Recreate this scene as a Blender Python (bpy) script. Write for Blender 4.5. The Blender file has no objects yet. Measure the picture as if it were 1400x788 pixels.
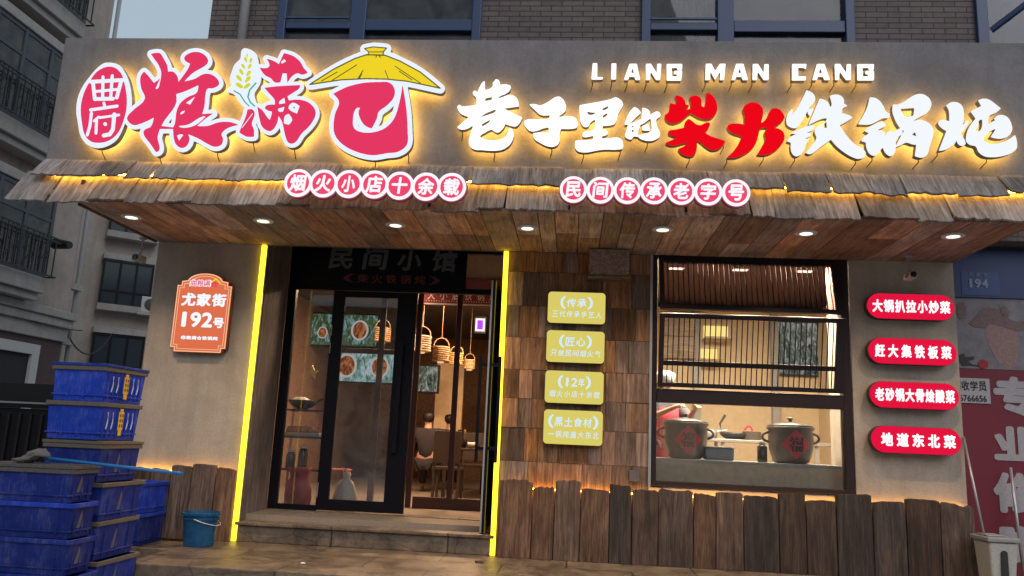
import bpy, bmesh, math, random
import numpy as np
from mathutils import Vector, Matrix
random.seed(11)
S = bpy.context.scene
COL = S.collection

# ------------------------------------------------------------------ camera
F = 1089.3                                       # focal length in pixels of a 1400 px wide frame
PI, YA, RO = [math.radians(a) for a in (10.79, 4.58, 2.57)]
CAM = Vector((0, -8.35, 1.15))
FW = Vector((-math.sin(YA)*math.cos(PI), math.cos(YA)*math.cos(PI), math.sin(PI)))
R0 = Vector((math.cos(YA), math.sin(YA), 0)); U0 = R0.cross(FW)
RT = R0*math.cos(RO)+U0*math.sin(RO); UP = -R0*math.sin(RO)+U0*math.cos(RO)
cd = bpy.data.cameras.new('camera'); cam = bpy.data.objects.new('camera', cd); COL.objects.link(cam)
cd.sensor_width = 36; cd.lens = 36*F/1400; cd.clip_start = .05; cd.clip_end = 900
cam.matrix_world = Matrix(((RT.x, UP.x, -FW.x, CAM.x), (RT.y, UP.y, -FW.y, CAM.y), (RT.z, UP.z, -FW.z, CAM.z), (0, 0, 0, 1)))
S.camera = cam

# ------------------------------------------------------------------ world, sun, exposure
SUN_EL, SUN_ROT = math.radians(35), math.radians(150)
w = bpy.data.worlds.new('World'); S.world = w; w.use_nodes = True
nt = w.node_tree; nt.nodes.clear()
o_ = nt.nodes.new('ShaderNodeOutputWorld'); bg = nt.nodes.new('ShaderNodeBackground')
sk = nt.nodes.new('ShaderNodeTexSky'); sk.sky_type = 'NISHITA'; sk.sun_disc = False
sk.sun_elevation = SUN_EL; sk.sun_rotation = SUN_ROT; sk.dust_density = 3; sk.air_density = 1.5
mx = nt.nodes.new('ShaderNodeMixRGB'); mx.inputs[0].default_value = .92
mx.inputs[2].default_value = (3.3, 4.05, 4.7, 1)       # an even overcast deck over most of the clear sky
nt.links.new(sk.outputs[0], mx.inputs[1]); nt.links.new(mx.outputs[0], bg.inputs[0])
bg.inputs[1].default_value = .125; nt.links.new(bg.outputs[0], o_.inputs[0])
sl = bpy.data.lights.new('sun', 'SUN'); sl.energy = .9; sl.angle = math.radians(40); sl.color = (1, .95, 1)
so = bpy.data.objects.new('sun', sl); COL.objects.link(so)
so.rotation_euler = Vector((math.sin(SUN_ROT)*math.cos(SUN_EL), math.cos(SUN_ROT)*math.cos(SUN_EL), math.sin(SUN_EL))).to_track_quat('Z', 'Y').to_euler()
vs = S.view_settings; vs.view_transform = 'Standard'; vs.look = 'None'; vs.exposure = 0; vs.gamma = 1
S.render.engine = 'CYCLES'
cy = S.cycles; cy.use_denoising = True; cy.max_bounces = 6; cy.transparent_max_bounces = 10
cy.sample_clamp_indirect = 3; cy.caustics_reflective = False; cy.caustics_refractive = False
try: cy.denoiser = 'OPENIMAGEDENOISE'
except Exception: pass

# ------------------------------------------------------------------ projecting photo points on real planes
def ray(x, y): return FW*F+RT*(x-700)+UP*(394-y)
def at(x, y, Y): d = ray(x, y); return CAM+d*((Y-CAM.y)/d.y)
def atx(x, y, X): d = ray(x, y); return CAM+d*((X-CAM.x)/d.x)

# ------------------------------------------------------------------ materials
def lin(c): return tuple(((v/255)/12.92 if v/255 <= .04045 else ((v/255+.055)/1.055)**2.4) for v in c)
class M:
    def __init__(s, name):
        s.m = bpy.data.materials.new(name); s.m.use_nodes = True; s.t = s.m.node_tree
        s.b = s.t.nodes['Principled BSDF']; s.o = s.t.nodes['Material Output']
    def n(s, typ, **kw):
        k = s.t.nodes.new(typ)
        for a, v in kw.items():
            if a.startswith('i_'): k.inputs[a[2:].replace('_', ' ')].default_value = v
            else: setattr(k, a, v)
        return k
    def l(s, a, b): s.t.links.new(a, b)
    def coord(s, scale, island=False, rnd=True):
        tc = s.n('ShaderNodeTexCoord'); mp = s.n('ShaderNodeMapping'); mp.inputs['Scale'].default_value = scale
        s.r = None
        if rnd:
            g = s.n('ShaderNodeNewGeometry') if island else s.n('ShaderNodeObjectInfo')
            s.r = g.outputs['Random Per Island'] if island else g.outputs['Random']
            a = s.n('ShaderNodeVectorMath', operation='MULTIPLY_ADD'); 
            c = s.n('ShaderNodeCombineXYZ')
            for i in range(3): s.l(s.r, c.inputs[i])
            s.l(c.outputs[0], a.inputs[0]); a.inputs[1].default_value = (31, 57, 43); s.l(tc.outputs['Object'], a.inputs[2])
            s.l(a.outputs[0], mp.inputs['Vector'])
        else: s.l(tc.outputs['Object'], mp.inputs['Vector'])
        return mp.outputs[0]
    def ramp(s, fac, stops):
        r = s.n('ShaderNodeValToRGB'); e = r.color_ramp.elements
        while len(e) < len(stops): e.new(.5)
        for k, (p, c) in zip(e, stops): k.position = p; k.color = (*c, 1)
        s.l(fac, r.inputs[0]); return r.outputs[0]
    def bump(s, h, strength=.3, dist=.01):
        b = s.n('ShaderNodeBump'); b.inputs['Strength'].default_value = strength; b.inputs['Distance'].default_value = dist
        s.l(h, b.inputs['Height']); s.l(b.outputs[0], s.b.inputs['Normal'])
def plain(name, c, rough=.5, metal=0, var=.12, scale=9):
    m = M(name); m.b.inputs['Roughness'].default_value = rough; m.b.inputs['Metallic'].default_value = metal
    v = m.coord((scale, scale, scale)); nz = m.n('ShaderNodeTexNoise', i_Detail=5, i_Roughness=.6); m.l(v, nz.inputs['Vector'])
    m.l(m.ramp(nz.outputs[0], [(.3, tuple(k*(1-var) for k in c)), (.7, tuple(min(1, k*(1+var)) for k in c))]), m.b.inputs['Base Color'])
    rr = m.n('ShaderNodeMapRange'); rr.inputs['To Min'].default_value = max(.02, rough-.1); rr.inputs['To Max'].default_value = min(1, rough+.12)
    m.l(nz.outputs[0], rr.inputs[0]); m.l(rr.outputs[0], m.b.inputs['Roughness'])
    return m.m
def worn(name, c, dust_haze=(.20, .185, .165), rough=.5):
    m = M(name); m.b.inputs['Roughness'].default_value = rough; m.b.inputs['Specular IOR Level'].default_value = .25
    v = m.coord((1, 1, 1)); n1 = m.n('ShaderNodeTexNoise', i_Scale=5, i_Detail=9, i_Roughness=.75); m.l(v, n1.inputs['Vector'])
    v2 = m.coord((30, 30, 3)); n2 = m.n('ShaderNodeTexNoise', i_Scale=3, i_Detail=6, i_Roughness=.7, i_Distortion=.5); m.l(v2, n2.inputs['Vector'])
    base = m.ramp(n1.outputs[0], [(.3, tuple(k*.6 for k in c)), (.65, tuple(k*1.25 for k in c))])
    mul = m.n('ShaderNodeMath', operation='MULTIPLY'); m.l(n1.outputs[0], mul.inputs[0]); m.l(n2.outputs[0], mul.inputs[1])
    f = m.n('ShaderNodeMapRange'); f.inputs['From Min'].default_value = .25; f.inputs['From Max'].default_value = .46; f.inputs['To Max'].default_value = .6; m.l(mul.outputs[0], f.inputs[0])
    x = m.n('ShaderNodeMixRGB'); m.l(f.outputs[0], x.inputs[0]); m.l(base, x.inputs[1]); x.inputs[2].default_value = (*dust_haze, 1)
    h = m.n('ShaderNodeHueSaturation'); r = m.n('ShaderNodeMapRange'); r.inputs['To Min'].default_value = .75; r.inputs['To Max'].default_value = 1.2; m.l(m.r, r.inputs[0]); m.l(r.outputs[0], h.inputs['Value']); m.l(x.outputs[0], h.inputs['Color'])
    m.l(h.outputs[0], m.b.inputs['Base Color']); return m.m
def emit(name, c, s=1.0):
    m = M(name); m.t.nodes.remove(m.b); e = m.n('ShaderNodeEmission'); e.inputs[0].default_value = (*c, 1); e.inputs[1].default_value = s
    m.l(e.outputs[0], m.o.inputs[0]); return m.m
def wood(name, dark, mid, light, axis='z', island=False, val=(.55, 1.45), rough=.8):
    sc = {'x': (1.2, 16, 16), 's': (15, 1.4, 1.4), 'y': (16, 1.2, 16), 'z': (16, 16, 1.2)}[axis]
    m = M(name); v = m.coord(sc, island); m.b.inputs['Roughness'].default_value = rough
    n1 = m.n('ShaderNodeTexNoise', i_Scale=1.6, i_Detail=9, i_Roughness=.68, i_Distortion=.9); m.l(v, n1.inputs['Vector'])
    n2 = m.n('ShaderNodeTexNoise', i_Scale=5, i_Detail=4, i_Roughness=.7); m.l(v, n2.inputs['Vector'])
    v2 = m.coord((2.2, 2.2, 1.6), island); r = m.r
    n3 = m.n('ShaderNodeTexNoise', i_Scale=1.2, i_Detail=4); m.l(v2, n3.inputs['Vector'])
    c1 = m.ramp(n1.outputs[0], [(.32, dark), (.5, mid), (.68, light)])
    g = m.n('ShaderNodeMixRGB', blend_type='MULTIPLY'); g.inputs[0].default_value = .55
    m.l(c1, g.inputs[1]); m.l(m.ramp(n2.outputs[0], [(.36, (.35, .33, .32)), (.55, (1, 1, 1))]), g.inputs[2])
    st = m.n('ShaderNodeMixRGB', blend_type='MULTIPLY'); st.inputs[0].default_value = .6
    m.l(g.outputs[0], st.inputs[1]); m.l(m.ramp(n3.outputs[0], [(.35, (.45, .42, .42)), (.6, (1.1, 1.05, 1))]), st.inputs[2])
    hs = m.n('ShaderNodeHueSaturation'); m.l(st.outputs[0], hs.inputs['Color'])
    a = m.n('ShaderNodeMapRange'); a.inputs['To Min'].default_value = val[0]; a.inputs['To Max'].default_value = val[1]
    m.l(r, a.inputs[0]); m.l(a.outputs[0], hs.inputs['Value'])
    f = m.n('ShaderNodeMath', operation='MULTIPLY'); f.inputs[1].default_value = 7.31; m.l(r, f.inputs[0])
    f2 = m.n('ShaderNodeMath', operation='FRACT'); m.l(f.outputs[0], f2.inputs[0])
    b = m.n('ShaderNodeMapRange'); b.inputs['To Min'].default_value = .6; b.inputs['To Max'].default_value = 1.15
    m.l(f2.outputs[0], b.inputs[0]); m.l(b.outputs[0], hs.inputs['Saturation'])
    m.l(hs.outputs[0], m.b.inputs['Base Color'])
    m.bump(n2.outputs[0], .5, .006); return m.m
def plaster(name, c, var=.25, streak=True):
    m = M(name); m.b.inputs['Roughness'].default_value = .85
    v = m.coord((1, 1, 1), rnd=False)
    n1 = m.n('ShaderNodeTexNoise', i_Scale=2.3, i_Detail=8, i_Roughness=.7, i_Distortion=.4); m.l(v, n1.inputs['Vector'])
    n2 = m.n('ShaderNodeTexNoise', i_Scale=45, i_Detail=5, i_Roughness=.7); m.l(v, n2.inputs['Vector'])
    c1 = m.ramp(n1.outputs[0], [(.3, tuple(k*(1-var) for k in c)), (.5, c), (.72, tuple(k*(1+var) for k in c))])
    g = m.n('ShaderNodeMixRGB', blend_type='MULTIPLY'); g.inputs[0].default_value = .5
    m.l(c1, g.inputs[1]); m.l(m.ramp(n2.outputs[0], [(.3, (.72, .72, .72)), (.65, (1.1, 1.1, 1.1))]), g.inputs[2])
    v3 = m.coord((3.2, 3.2, .28), rnd=False); n3 = m.n('ShaderNodeTexNoise', i_Scale=2.2, i_Detail=7, i_Roughness=.65); m.l(v3, n3.inputs['Vector'])
    g3 = m.n('ShaderNodeMixRGB', blend_type='MULTIPLY'); g3.inputs[0].default_value = .32 if streak else 0
    m.l(g.outputs[0], g3.inputs[1]); m.l(m.ramp(n3.outputs[0], [(.32, (.58, .58, .60)), (.52, (1, 1, 1)), (.7, (1.12, 1.1, 1.06))]), g3.inputs[2])
    m.l(g3.outputs[0], m.b.inputs['Base Color']); m.bump(n2.outputs[0], .3, .008); return m.m
def bricks(name, c1, c2, mortar, bw=.24, bh=.065, ms=.006):
    m = M(name); m.b.inputs['Roughness'].default_value = .75
    tc = m.n('ShaderNodeTexCoord'); sp = m.n('ShaderNodeSeparateXYZ'); cb = m.n('ShaderNodeCombineXYZ'); ad = m.n('ShaderNodeMath', operation='ADD')
    m.l(tc.outputs['Object'], sp.inputs[0]); m.l(sp.outputs[0], ad.inputs[0]); m.l(sp.outputs[1], ad.inputs[1])
    m.l(ad.outputs[0], cb.inputs[0]); m.l(sp.outputs[2], cb.inputs[1])
    b = m.n('ShaderNodeTexBrick'); m.l(cb.outputs[0], b.inputs['Vector'])
    for k, v in (('Color1', (*c1, 1)), ('Color2', (*c2, 1)), ('Mortar', (*mortar, 1)), ('Scale', 1), ('Mortar Size', ms), ('Brick Width', bw), ('Row Height', bh), ('Mortar Smooth', .2)): b.inputs[k].default_value = v
    n = m.n('ShaderNodeTexNoise', i_Scale=14, i_Detail=5); m.l(tc.outputs['Object'], n.inputs['Vector'])
    g = m.n('ShaderNodeMixRGB', blend_type='MULTIPLY'); g.inputs[0].default_value = .45
    m.l(b.outputs[0], g.inputs[1]); m.l(m.ramp(n.outputs[0], [(.3, (.6, .6, .6)), (.7, (1.15, 1.15, 1.15))]), g.inputs[2])
    m.l(g.outputs[0], m.b.inputs['Base Color'])
    iv = m.n('ShaderNodeMath', operation='SUBTRACT'); iv.inputs[0].default_value = 1; m.l(b.outputs['Fac'], iv.inputs[1]); m.bump(iv.outputs[0], .5, .006)
    return m.m
def glass(name, tint=(.9, .92, .93), rough=.015, dust_haze=.13):
    m = M(name); m.t.nodes.remove(m.b)
    fr = m.n('ShaderNodeFresnel'); fr.inputs[0].default_value = 1.5
    t = m.n('ShaderNodeBsdfTransparent'); t.inputs[0].default_value = (*tint, 1)
    g = m.n('ShaderNodeBsdfGlossy'); g.inputs['Roughness'].default_value = rough
    x = m.n('ShaderNodeMixShader'); m.l(fr.outputs[0], x.inputs[0]); m.l(t.outputs[0], x.inputs[1]); m.l(g.outputs[0], x.inputs[2])
    tc = m.coord((1, 1, 1), rnd=False); nz = m.n('ShaderNodeTexNoise', i_Scale=3, i_Detail=8, i_Roughness=.7, i_Distortion=.8); m.l(tc, nz.inputs['Vector'])
    du = m.n('ShaderNodeMapRange'); du.inputs['From Min'].default_value = .35; du.inputs['From Max'].default_value = .7; du.inputs['To Min'].default_value = .02; du.inputs['To Max'].default_value = dust_haze; m.l(nz.outputs[0], du.inputs[0])
    df = m.n('ShaderNodeBsdfDiffuse'); df.inputs[0].default_value = (.6, .57, .54, 1); y = m.n('ShaderNodeMixShader'); m.l(du.outputs[0], y.inputs[0]); m.l(x.outputs[0], y.inputs[1]); m.l(df.outputs[0], y.inputs[2])  # pale diffuse film mixed in to give the glass its haze
    m.l(y.outputs[0], m.o.inputs[0]); return m.m

AMBER = (1, .50, .07)
MT = dict(
    fascia=plaster('fascia_concrete', (.205, .195, .20), .22),
    plaster=plaster('warm_plaster', (.43, .365, .30), .16),
    stucco=plaster('grey_stucco', (.38, .31, .265), .16), stucco2=plaster('far_stucco', (.46, .40, .35), .14),
    band=plaster('pale_band', (.34, .315, .295), .16),
    cladding=wood('wood_blocks', (.11, .05, .025), (.28, .14, .068), (.44, .26, .13), 'z', True, (.45, 1.55)),
    soffit=wood('soffit_boards', (.25, .125, .085), (.47, .27, .18), (.62, .41, .27), 'y', True, (.5, 1.35)),
    shingle=wood('shingle_wood', (.11, .09, .08), (.26, .215, .19), (.42, .36, .32), 's', False, (.65, 1.4)),
    plank=wood('skirting_wood', (.045, .023, .014), (.13, .070, .042), (.24, .145, .088), 'z', False, (.4, 1.45)),
    trim=wood('trim_wood', (.07, .045, .03), (.14, .095, .065), (.22, .155, .11), 'z'),
    brick=bricks('brown_brick', (.165, .125, .115), (.12, .092, .088), (.035, .03, .03)),
    brick_red=bricks('dark_red_brick', (.085, .045, .043), (.07, .038, .038), (.05, .035, .035), .24, .07),
    bayframe=plain('dark_grey_frame', (.045, .05, .062), .5), navy=plain('navy_aluminium', (.03, .055, .13), .4), black=plain('black_aluminium', (.005, .005, .009), .4),
    dark=plain('dark_bronze', (.028, .02, .022), .4), darkred=plain('dark_red_frame', (.05, .014, .014), .4),
    roomdark=plain('unlit_room', (.02, .02, .025), .9), curtain=plain('grey_curtain', (.25, .27, .3), .9, var=.6, scale=14),
    glass=glass('clear_glass'), glass_dark=glass('window_glass', (.42, .46, .52)), glass_mid=glass('tinted_glass', (.6, .5, .5), dust_haze=.04), glass_clean=glass('kitchen_glass', dust_haze=.05),
    asphalt=plain('street_bounce', (.30, .29, .28), .75, var=.3, scale=30),  # street made paler so it bounces more light under the canopy
    ret=plain('letter_return', (.26, .235, .21), .6), pin=plain('black_cable', (.02, .02, .02), .5),
    whiteface=emit('white_letter', (1, .985, .955), 1.25), blueface=emit('cool_white_letter', (.92, .96, 1), .98),
    redface=emit('red_letter', lin((236, 8, 24)), 1.0), pinkface=emit('pink_letter', lin((228, 56, 99)), 1.0),
    outline=emit('logo_white', lin((230, 238, 253)), 1.05), leafy=emit('wheat_yellow', lin((214, 214, 40)), 1),
    leafteal=emit('wheat_green', lin((60, 168, 150)), 1), hat=emit('hat_yellow', lin((240, 212, 40)), 1), hatline=emit('hat_line', lin((96, 92, 52)), 1),
    backled=emit('amber_backlight', (1, .54, .10), 13), led=emit('amber_strip', AMBER, 38), ledbase=emit('amber_base_strip', (1, .44, .045), 20), neon=emit('yellow_neon', (1, .70, .022), 3.6),
    discpink=emit('disc_pink', lin((240, 72, 112)), 1), discring=emit('disc_white', (1, .92, .96), 1.05), discedge=plain('disc_edge', (.42, .08, .13), .5),
    pill=emit('pill_red', lin((228, 20, 62)), 1), pilltext=emit('pill_white', (.95, .97, 1), 1.15), pillside=plain('pill_side', (.03, .012, .014), .4),
    yel=emit('plate_yellow', lin((218, 203, 102)), 1.0), yeltext=emit('plate_text', lin((205, 232, 250)), 1.05), yelside=plain('plate_side', (.05, .04, .02), .4),
    plq=emit('plaque_orange', lin((222, 112, 76)), 1), plqline=emit('plaque_line', lin((250, 205, 160)), 1), plqtext=emit('plaque_text', lin((240, 246, 255)), 1.05), plqside=plain('plaque_side', (.16, .06, .04), .5),
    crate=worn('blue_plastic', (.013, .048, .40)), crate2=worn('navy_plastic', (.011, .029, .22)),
    lid=plain('grey_lid', (.11, .10, .095), .5, var=.2), rimtan=plain('dusty_rim', (.13, .105, .08), .6), tan=plain('tan_scuff', (.13, .11, .12), .6),
    emblem=plain('emblem_yellow', (.85, .45, .05), .5), emblemdark=plain('emblem_brown', (.15, .06, .02), .5), white=plain('white_plastic', (.62, .62, .6), .45),
    bucket=worn('teal_plastic', (.012, .09, .21), (.10, .15, .20), .45), blueh=plain('blue_handle', (.015, .16, .42), .35), mop=plain('grey_mop', (.16, .145, .13), .95, var=.4, scale=40),
    bin=plain('cream_plastic', (.52, .50, .45), .45), steel=plain('steel', (.45, .45, .45), .4, .6, var=.04, scale=2), grey=plain('grey_plastic', (.3, .3, .3), .5),
    camera=plain('camera_grey', (.36, .33, .33), .45), lens=plain('black_lens', (.01, .01, .01), .1),
    gate=plain('black_gate', (.009, .009, .011), .5), pipe=plain('pale_pipe', (.36, .36, .37), .5), unit=plain('unit_white', (.42, .42, .42), .5),
    downl=emit('downlight_lens', (1, .93, .80), 1.6),
    floor=plain('tile_floor', (.30, .25, .20), .3, var=.15), cream=plain('cream_wall', (.60, .46, .29), .7, var=.08, scale=3), brownwall=plain('brown_wall', (.28, .17, .11), .7, var=.3, scale=3),
    ceil=plain('dark_ceiling', (.10, .085, .075), .8), stainless=plain('stainless', (.42, .41, .38), .35, .5), chair=plain('dark_wood', (.04, .025, .018), .5),
    bamboo=wood('bamboo', (.36, .21, .09), (.52, .33, .16), (.66, .46, .25), 'x'), bulb=emit('warm_bulb', (1, .62, .25), .9), tube=emit('ceiling_tube', (1, .86, .66), 7),
    shoplit=emit('far_shop_light', (1, .75, .45), .7), shelfled=emit('shelf_light', (1, .72, .22), 1.4),
    pot=plain('pot_glaze', (.088, .072, .064), .35, var=.25), potred=plain('paper_red', (.55, .03, .07), .6), ink=plain('black_ink', (.01, .01, .01), .6),
    skin=plain('skin', (.50, .29, .20), .55), cook=plain('grey_sleeve', (.10, .11, .13), .85), apron=plain('red_apron', (.42, .03, .05), .8), cap=plain('white_cap', (.62, .68, .74), .8),
    hair=plain('black_hair', (.012, .01, .01), .5), cloth=plain('dark_cloth', (.03, .025, .03), .9), redbag=plain('red_mesh_bag', (.42, .03, .035), .6, var=.5, scale=60), whitebag=plain('white_bag', (.55, .52, .48), .45),
    banner=plain('maroon_banner', (.26, .04, .045), .7), bannertext=plain('banner_white', (.75, .7, .68), .7), purple=emit('purple_led', (.42, .06, .75), 1.3), whiteled=emit('white_led', (1, .95, 1), 1.2),
    headtext=plain('header_grey', (.10, .10, .115), .5), headred=plain('header_red', (.14, .02, .025), .5), gold=plain('gold_foil', (.75, .52, .18), .35, .5),
    blue194=plain('blue_plate', (.015, .035, .13), .5), text194=plain('plate_letters', (.22, .27, .36), .6), posterbg=plain('poster_grey', (.18, .17, .19), .6, var=.25, scale=2.4), postskin=plain('poster_skin', (.27, .165, .15), .6, var=.25, scale=6),
    posterskin2=plain('poster_skin_dark', (.16, .10, .095), .6, var=.3, scale=7), posterred=plain('poster_red', (.15, .008, .024), .6), posterwhite=plain('poster_white', (.36, .34, .36), .6), notice=plain('notice_white', (.36, .36, .38), .6),
    rose=plain('rose_red', (.32, .02, .03), .7), leaf=plain('poster_leaf', (.03, .035, .03), .7), orange=plain('orange_stool', (.55, .12, .04), .5), wok=plain('wok_iron', (.03, .03, .03), .4),
)
def stone(name):
    m = M(name); v = m.coord((1, 1, 1), rnd=False)
    br = m.n('ShaderNodeTexBrick'); m.l(v, br.inputs['Vector'])
    for k, val in (('Color1', (.20, .155, .115, 1)), ('Color2', (.165, .13, .10, 1)), ('Mortar', (.045, .036, .03, 1)), ('Scale', 1), ('Mortar Size', .009), ('Brick Width', 1.2), ('Row Height', .56)): br.inputs[k].default_value = val
    n = m.n('ShaderNodeTexNoise', i_Scale=3, i_Detail=9, i_Roughness=.7); m.l(v, n.inputs['Vector'])
    n2 = m.n('ShaderNodeTexNoise', i_Scale=60, i_Detail=4); m.l(v, n2.inputs['Vector'])
    g = m.n('ShaderNodeMixRGB', blend_type='MULTIPLY'); g.inputs[0].default_value = .9
    m.l(br.outputs[0], g.inputs[1]); m.l(m.ramp(n.outputs[0], [(.33, (.4, .4, .42)), (.62, (1.25, 1.2, 1.1))]), g.inputs[2])
    n4 = m.n('ShaderNodeTexNoise', i_Scale=11, i_Detail=8, i_Roughness=.75, i_Distortion=1.5); m.l(v, n4.inputs['Vector'])
    g4 = m.n('ShaderNodeMixRGB', blend_type='MULTIPLY'); g4.inputs[0].default_value = .7; m.l(g.outputs[0], g4.inputs[1]); m.l(m.ramp(n4.outputs[0], [(.38, (.5, .5, .5)), (.5, (1, 1, 1)), (.66, (1.3, 1.28, 1.25))]), g4.inputs[2])
    vo = m.n('ShaderNodeTexVoronoi', i_Scale=1.1, feature='DISTANCE_TO_EDGE'); wv = m.n('ShaderNodeMixRGB'); wv.inputs[0].default_value = .12; m.l(v, wv.inputs[1]); m.l(n.outputs[1], wv.inputs[2]); m.l(wv.outputs[0], vo.inputs['Vector'])
    ck = m.n('ShaderNodeMixRGB', blend_type='MULTIPLY'); ck.inputs[0].default_value = .8; m.l(g4.outputs[0], ck.inputs[1]); m.l(m.ramp(vo.outputs['Distance'], [(0, (.35, .33, .3)), (.008, (1, 1, 1))]), ck.inputs[2]); g = ck
    m.l(g.outputs[0], m.b.inputs['Base Color'])
    m.l(m.ramp(n.outputs[0], [(.35, (.28, .28, .28)), (.6, (.62, .62, .62))]), m.b.inputs['Roughness']); m.bump(n2.outputs[0], .2, .004); return m.m
MT['stone'] = stone('worn_paving')
for k_ in ('black', 'dark', 'lid'):
    b_ = MT[k_].node_tree.nodes['Principled BSDF']; b_.inputs['Specular IOR Level'].default_value = .18
def food(name, a, b, c):
    m = M(name); m.t.nodes.remove(m.b); v = m.coord((13, 13, 6), rnd=True)
    n = m.n('ShaderNodeTexNoise', i_Scale=1.3, i_Detail=4, i_Distortion=1.2); m.l(v, n.inputs['Vector'])
    e = m.n('ShaderNodeEmission'); m.l(m.ramp(n.outputs[0], [(.32, a), (.5, b), (.66, c)]), e.inputs[0]); e.inputs[1].default_value = .62
    m.l(e.outputs[0], m.o.inputs[0]); return m.m
MT['screen1'] = food('menu_picture_dark', (.02, .03, .02), (.10, .16, .05), (.30, .55, .62)); MT['screen2'] = food('menu_picture_pale', (.03, .10, .04), (.30, .50, .46), (.75, .85, .9))
MT['dish'] = food('menu_dish', (.10, .01, .005), (.42, .08, .02), (.75, .35, .10)); MT['dishrim'] = emit('menu_plate_rim', (.7, .68, .62), .7); MT['paint'] = food('wall_picture', (.025, .04, .03), (.15, .17, .12), (.55, .52, .48))

# ------------------------------------------------------------------ building blocks
class MB:
    def __init__(s): s.v = []; s.f = []
    def add(s, vs, fs):
        k = len(s.v); s.v += [tuple(v) for v in vs]; s.f += [tuple(i+k for i in f) for f in fs]; return s
    def box(s, x0, x1, y0, y1, z0, z1, mat=None):
        vs = [Vector((x, y, z)) for z in (z0, z1) for y in (y0, y1) for x in (x0, x1)]
        if mat is not None: vs = [mat @ v for v in vs]
        return s.add(vs, [(0, 2, 3, 1), (4, 5, 7, 6), (0, 1, 5, 4), (2, 6, 7, 3), (0, 4, 6, 2), (1, 3, 7, 5)])
    def bar(s, a, b, w, h=None):
        a, b = Vector(a), Vector(b); d = b-a; L = d.length; q = d.to_track_quat('Z', 'Y').to_matrix().to_4x4()
        h = h or w; return s.box(-w/2, w/2, -h/2, h/2, 0, L, Matrix.Translation(a) @ q)
    def tube(s, pts, r, n=8, cap=True):
        pts = [Vector(p) for p in pts]; rs = r if isinstance(r, (list, tuple)) else [r]*len(pts); vs = []; fs = []
        for i, p in enumerate(pts):
            d = (pts[min(i+1, len(pts)-1)]-pts[max(i-1, 0)]).normalized(); q = d.to_track_quat('Z', 'Y')
            for k in range(n): vs.append(p+q @ Vector((math.cos(2*math.pi*k/n)*rs[i], math.sin(2*math.pi*k/n)*rs[i], 0)))
        for i in range(len(pts)-1):
            for k in range(n): fs.append((i*n+k, i*n+(k+1) % n, (i+1)*n+(k+1) % n, (i+1)*n+k))
        if cap: fs += [tuple(range(n))[::-1], tuple((len(pts)-1)*n+k for k in range(n))]
        return s.add(vs, fs)
    def lathe(s, c, prof, n=28, axis='z', sx=1, sy=1):
        c = Vector(c); vs = []; fs = []
        for r, h in prof:
            for k in range(n):
                a = 2*math.pi*k/n; p = (math.cos(a)*r*sx, math.sin(a)*r*sy, h)
                vs.append(c+Vector(p if axis == 'z' else (p[0], -h, p[1])))
        for i in range(len(prof)-1):
            for k in range(n): fs.append((i*n+k, i*n+(k+1) % n, (i+1)*n+(k+1) % n, (i+1)*n+k))
        fs += [tuple(range(n))[::-1], tuple((len(prof)-1)*n+k for k in range(n))]
        return s.add(vs, fs)
    def build(s, name, mat, parent=None, bevel=0, smooth=False, seg=2):
        me = bpy.data.meshes.new(name); me.from_pydata(s.v, [], s.f); me.update()
        bm = bmesh.new(); bm.from_mesh(me); bmesh.ops.recalc_face_normals(bm, faces=bm.faces); bm.to_mesh(me); bm.free()
        return link(name, me, mat, parent, bevel, smooth, seg)
def wloc(o):
    t = Vector((0, 0, 0))
    while o is not None: t = t+o.location; o = o.parent
    return t
def link(name, me, mat, parent=None, bevel=0, smooth=False, seg=2):
    """me is in world coordinates; the object keeps its world place under a translated parent"""
    o = bpy.data.objects.new(name, me); COL.objects.link(o); me.materials.append(mat)
    if parent is not None: o.parent = parent; o.location = -wloc(parent)
    if smooth:
        me.polygons.foreach_set('use_smooth', [True]*len(me.polygons))
    if bevel:
        b = o.modifiers.new('bevel', 'BEVEL'); b.width = bevel; b.segments = seg; b.limit_method = 'ANGLE'; b.angle_limit = math.radians(40)
    return o
def thing(name, label, cat, loc=(0, 0, 0), group=None):
    o = bpy.data.objects.new(name, None); COL.objects.link(o); o.location = loc; o.empty_display_size = .1
    o['label'] = label; o['category'] = cat
    if group: o['group'] = group
    return o
def tag(o, label, cat, group=None):
    o['label'] = label; o['category'] = cat
    if group: o['group'] = group
    return o
def struct(o): o['kind'] = 'structure'; return o
def copy_tree(o, parent=None):
    c = o.copy(); COL.objects.link(c); c.parent = parent
    for ch in list(o.children): copy_tree(ch, c)
    return c

# flat outlines with thickness: loops are (x, z) lists (even-odd filled), front face at y = yf, extending back by t
def slab(loops, yf, t):
    c = bpy.data.curves.new('outline', 'CURVE'); c.dimensions = '2D'; c.fill_mode = 'BOTH'; c.extrude = t/2
    for lp in loops:
        sp = c.splines.new('POLY'); sp.points.add(len(lp)-1)
        for p, (x, z) in zip(sp.points, lp): p.co = (x, z, 0, 1)
        sp.use_cyclic_u = True
    o = bpy.data.objects.new('outline', c); me = bpy.data.meshes.new_from_object(o); bpy.data.objects.remove(o); bpy.data.curves.remove(c)
    me.transform(Matrix(((1, 0, 0, 0), (0, 0, -1, yf+t/2), (0, 1, 0, 0), (0, 0, 0, 1)))); me.materials.clear(); return me
def rrect(x0, x1, z0, z1, r, n=6):
    out = []
    for cx, cz, a0 in ((x1-r, z1-r, 0), (x0+r, z1-r, 90), (x0+r, z0+r, 180), (x1-r, z0+r, 270)):
        for k in range(n+1): a = math.radians(a0+90*k/n); out.append((cx+r*math.cos(a), cz+r*math.sin(a)))
    return out
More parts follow.
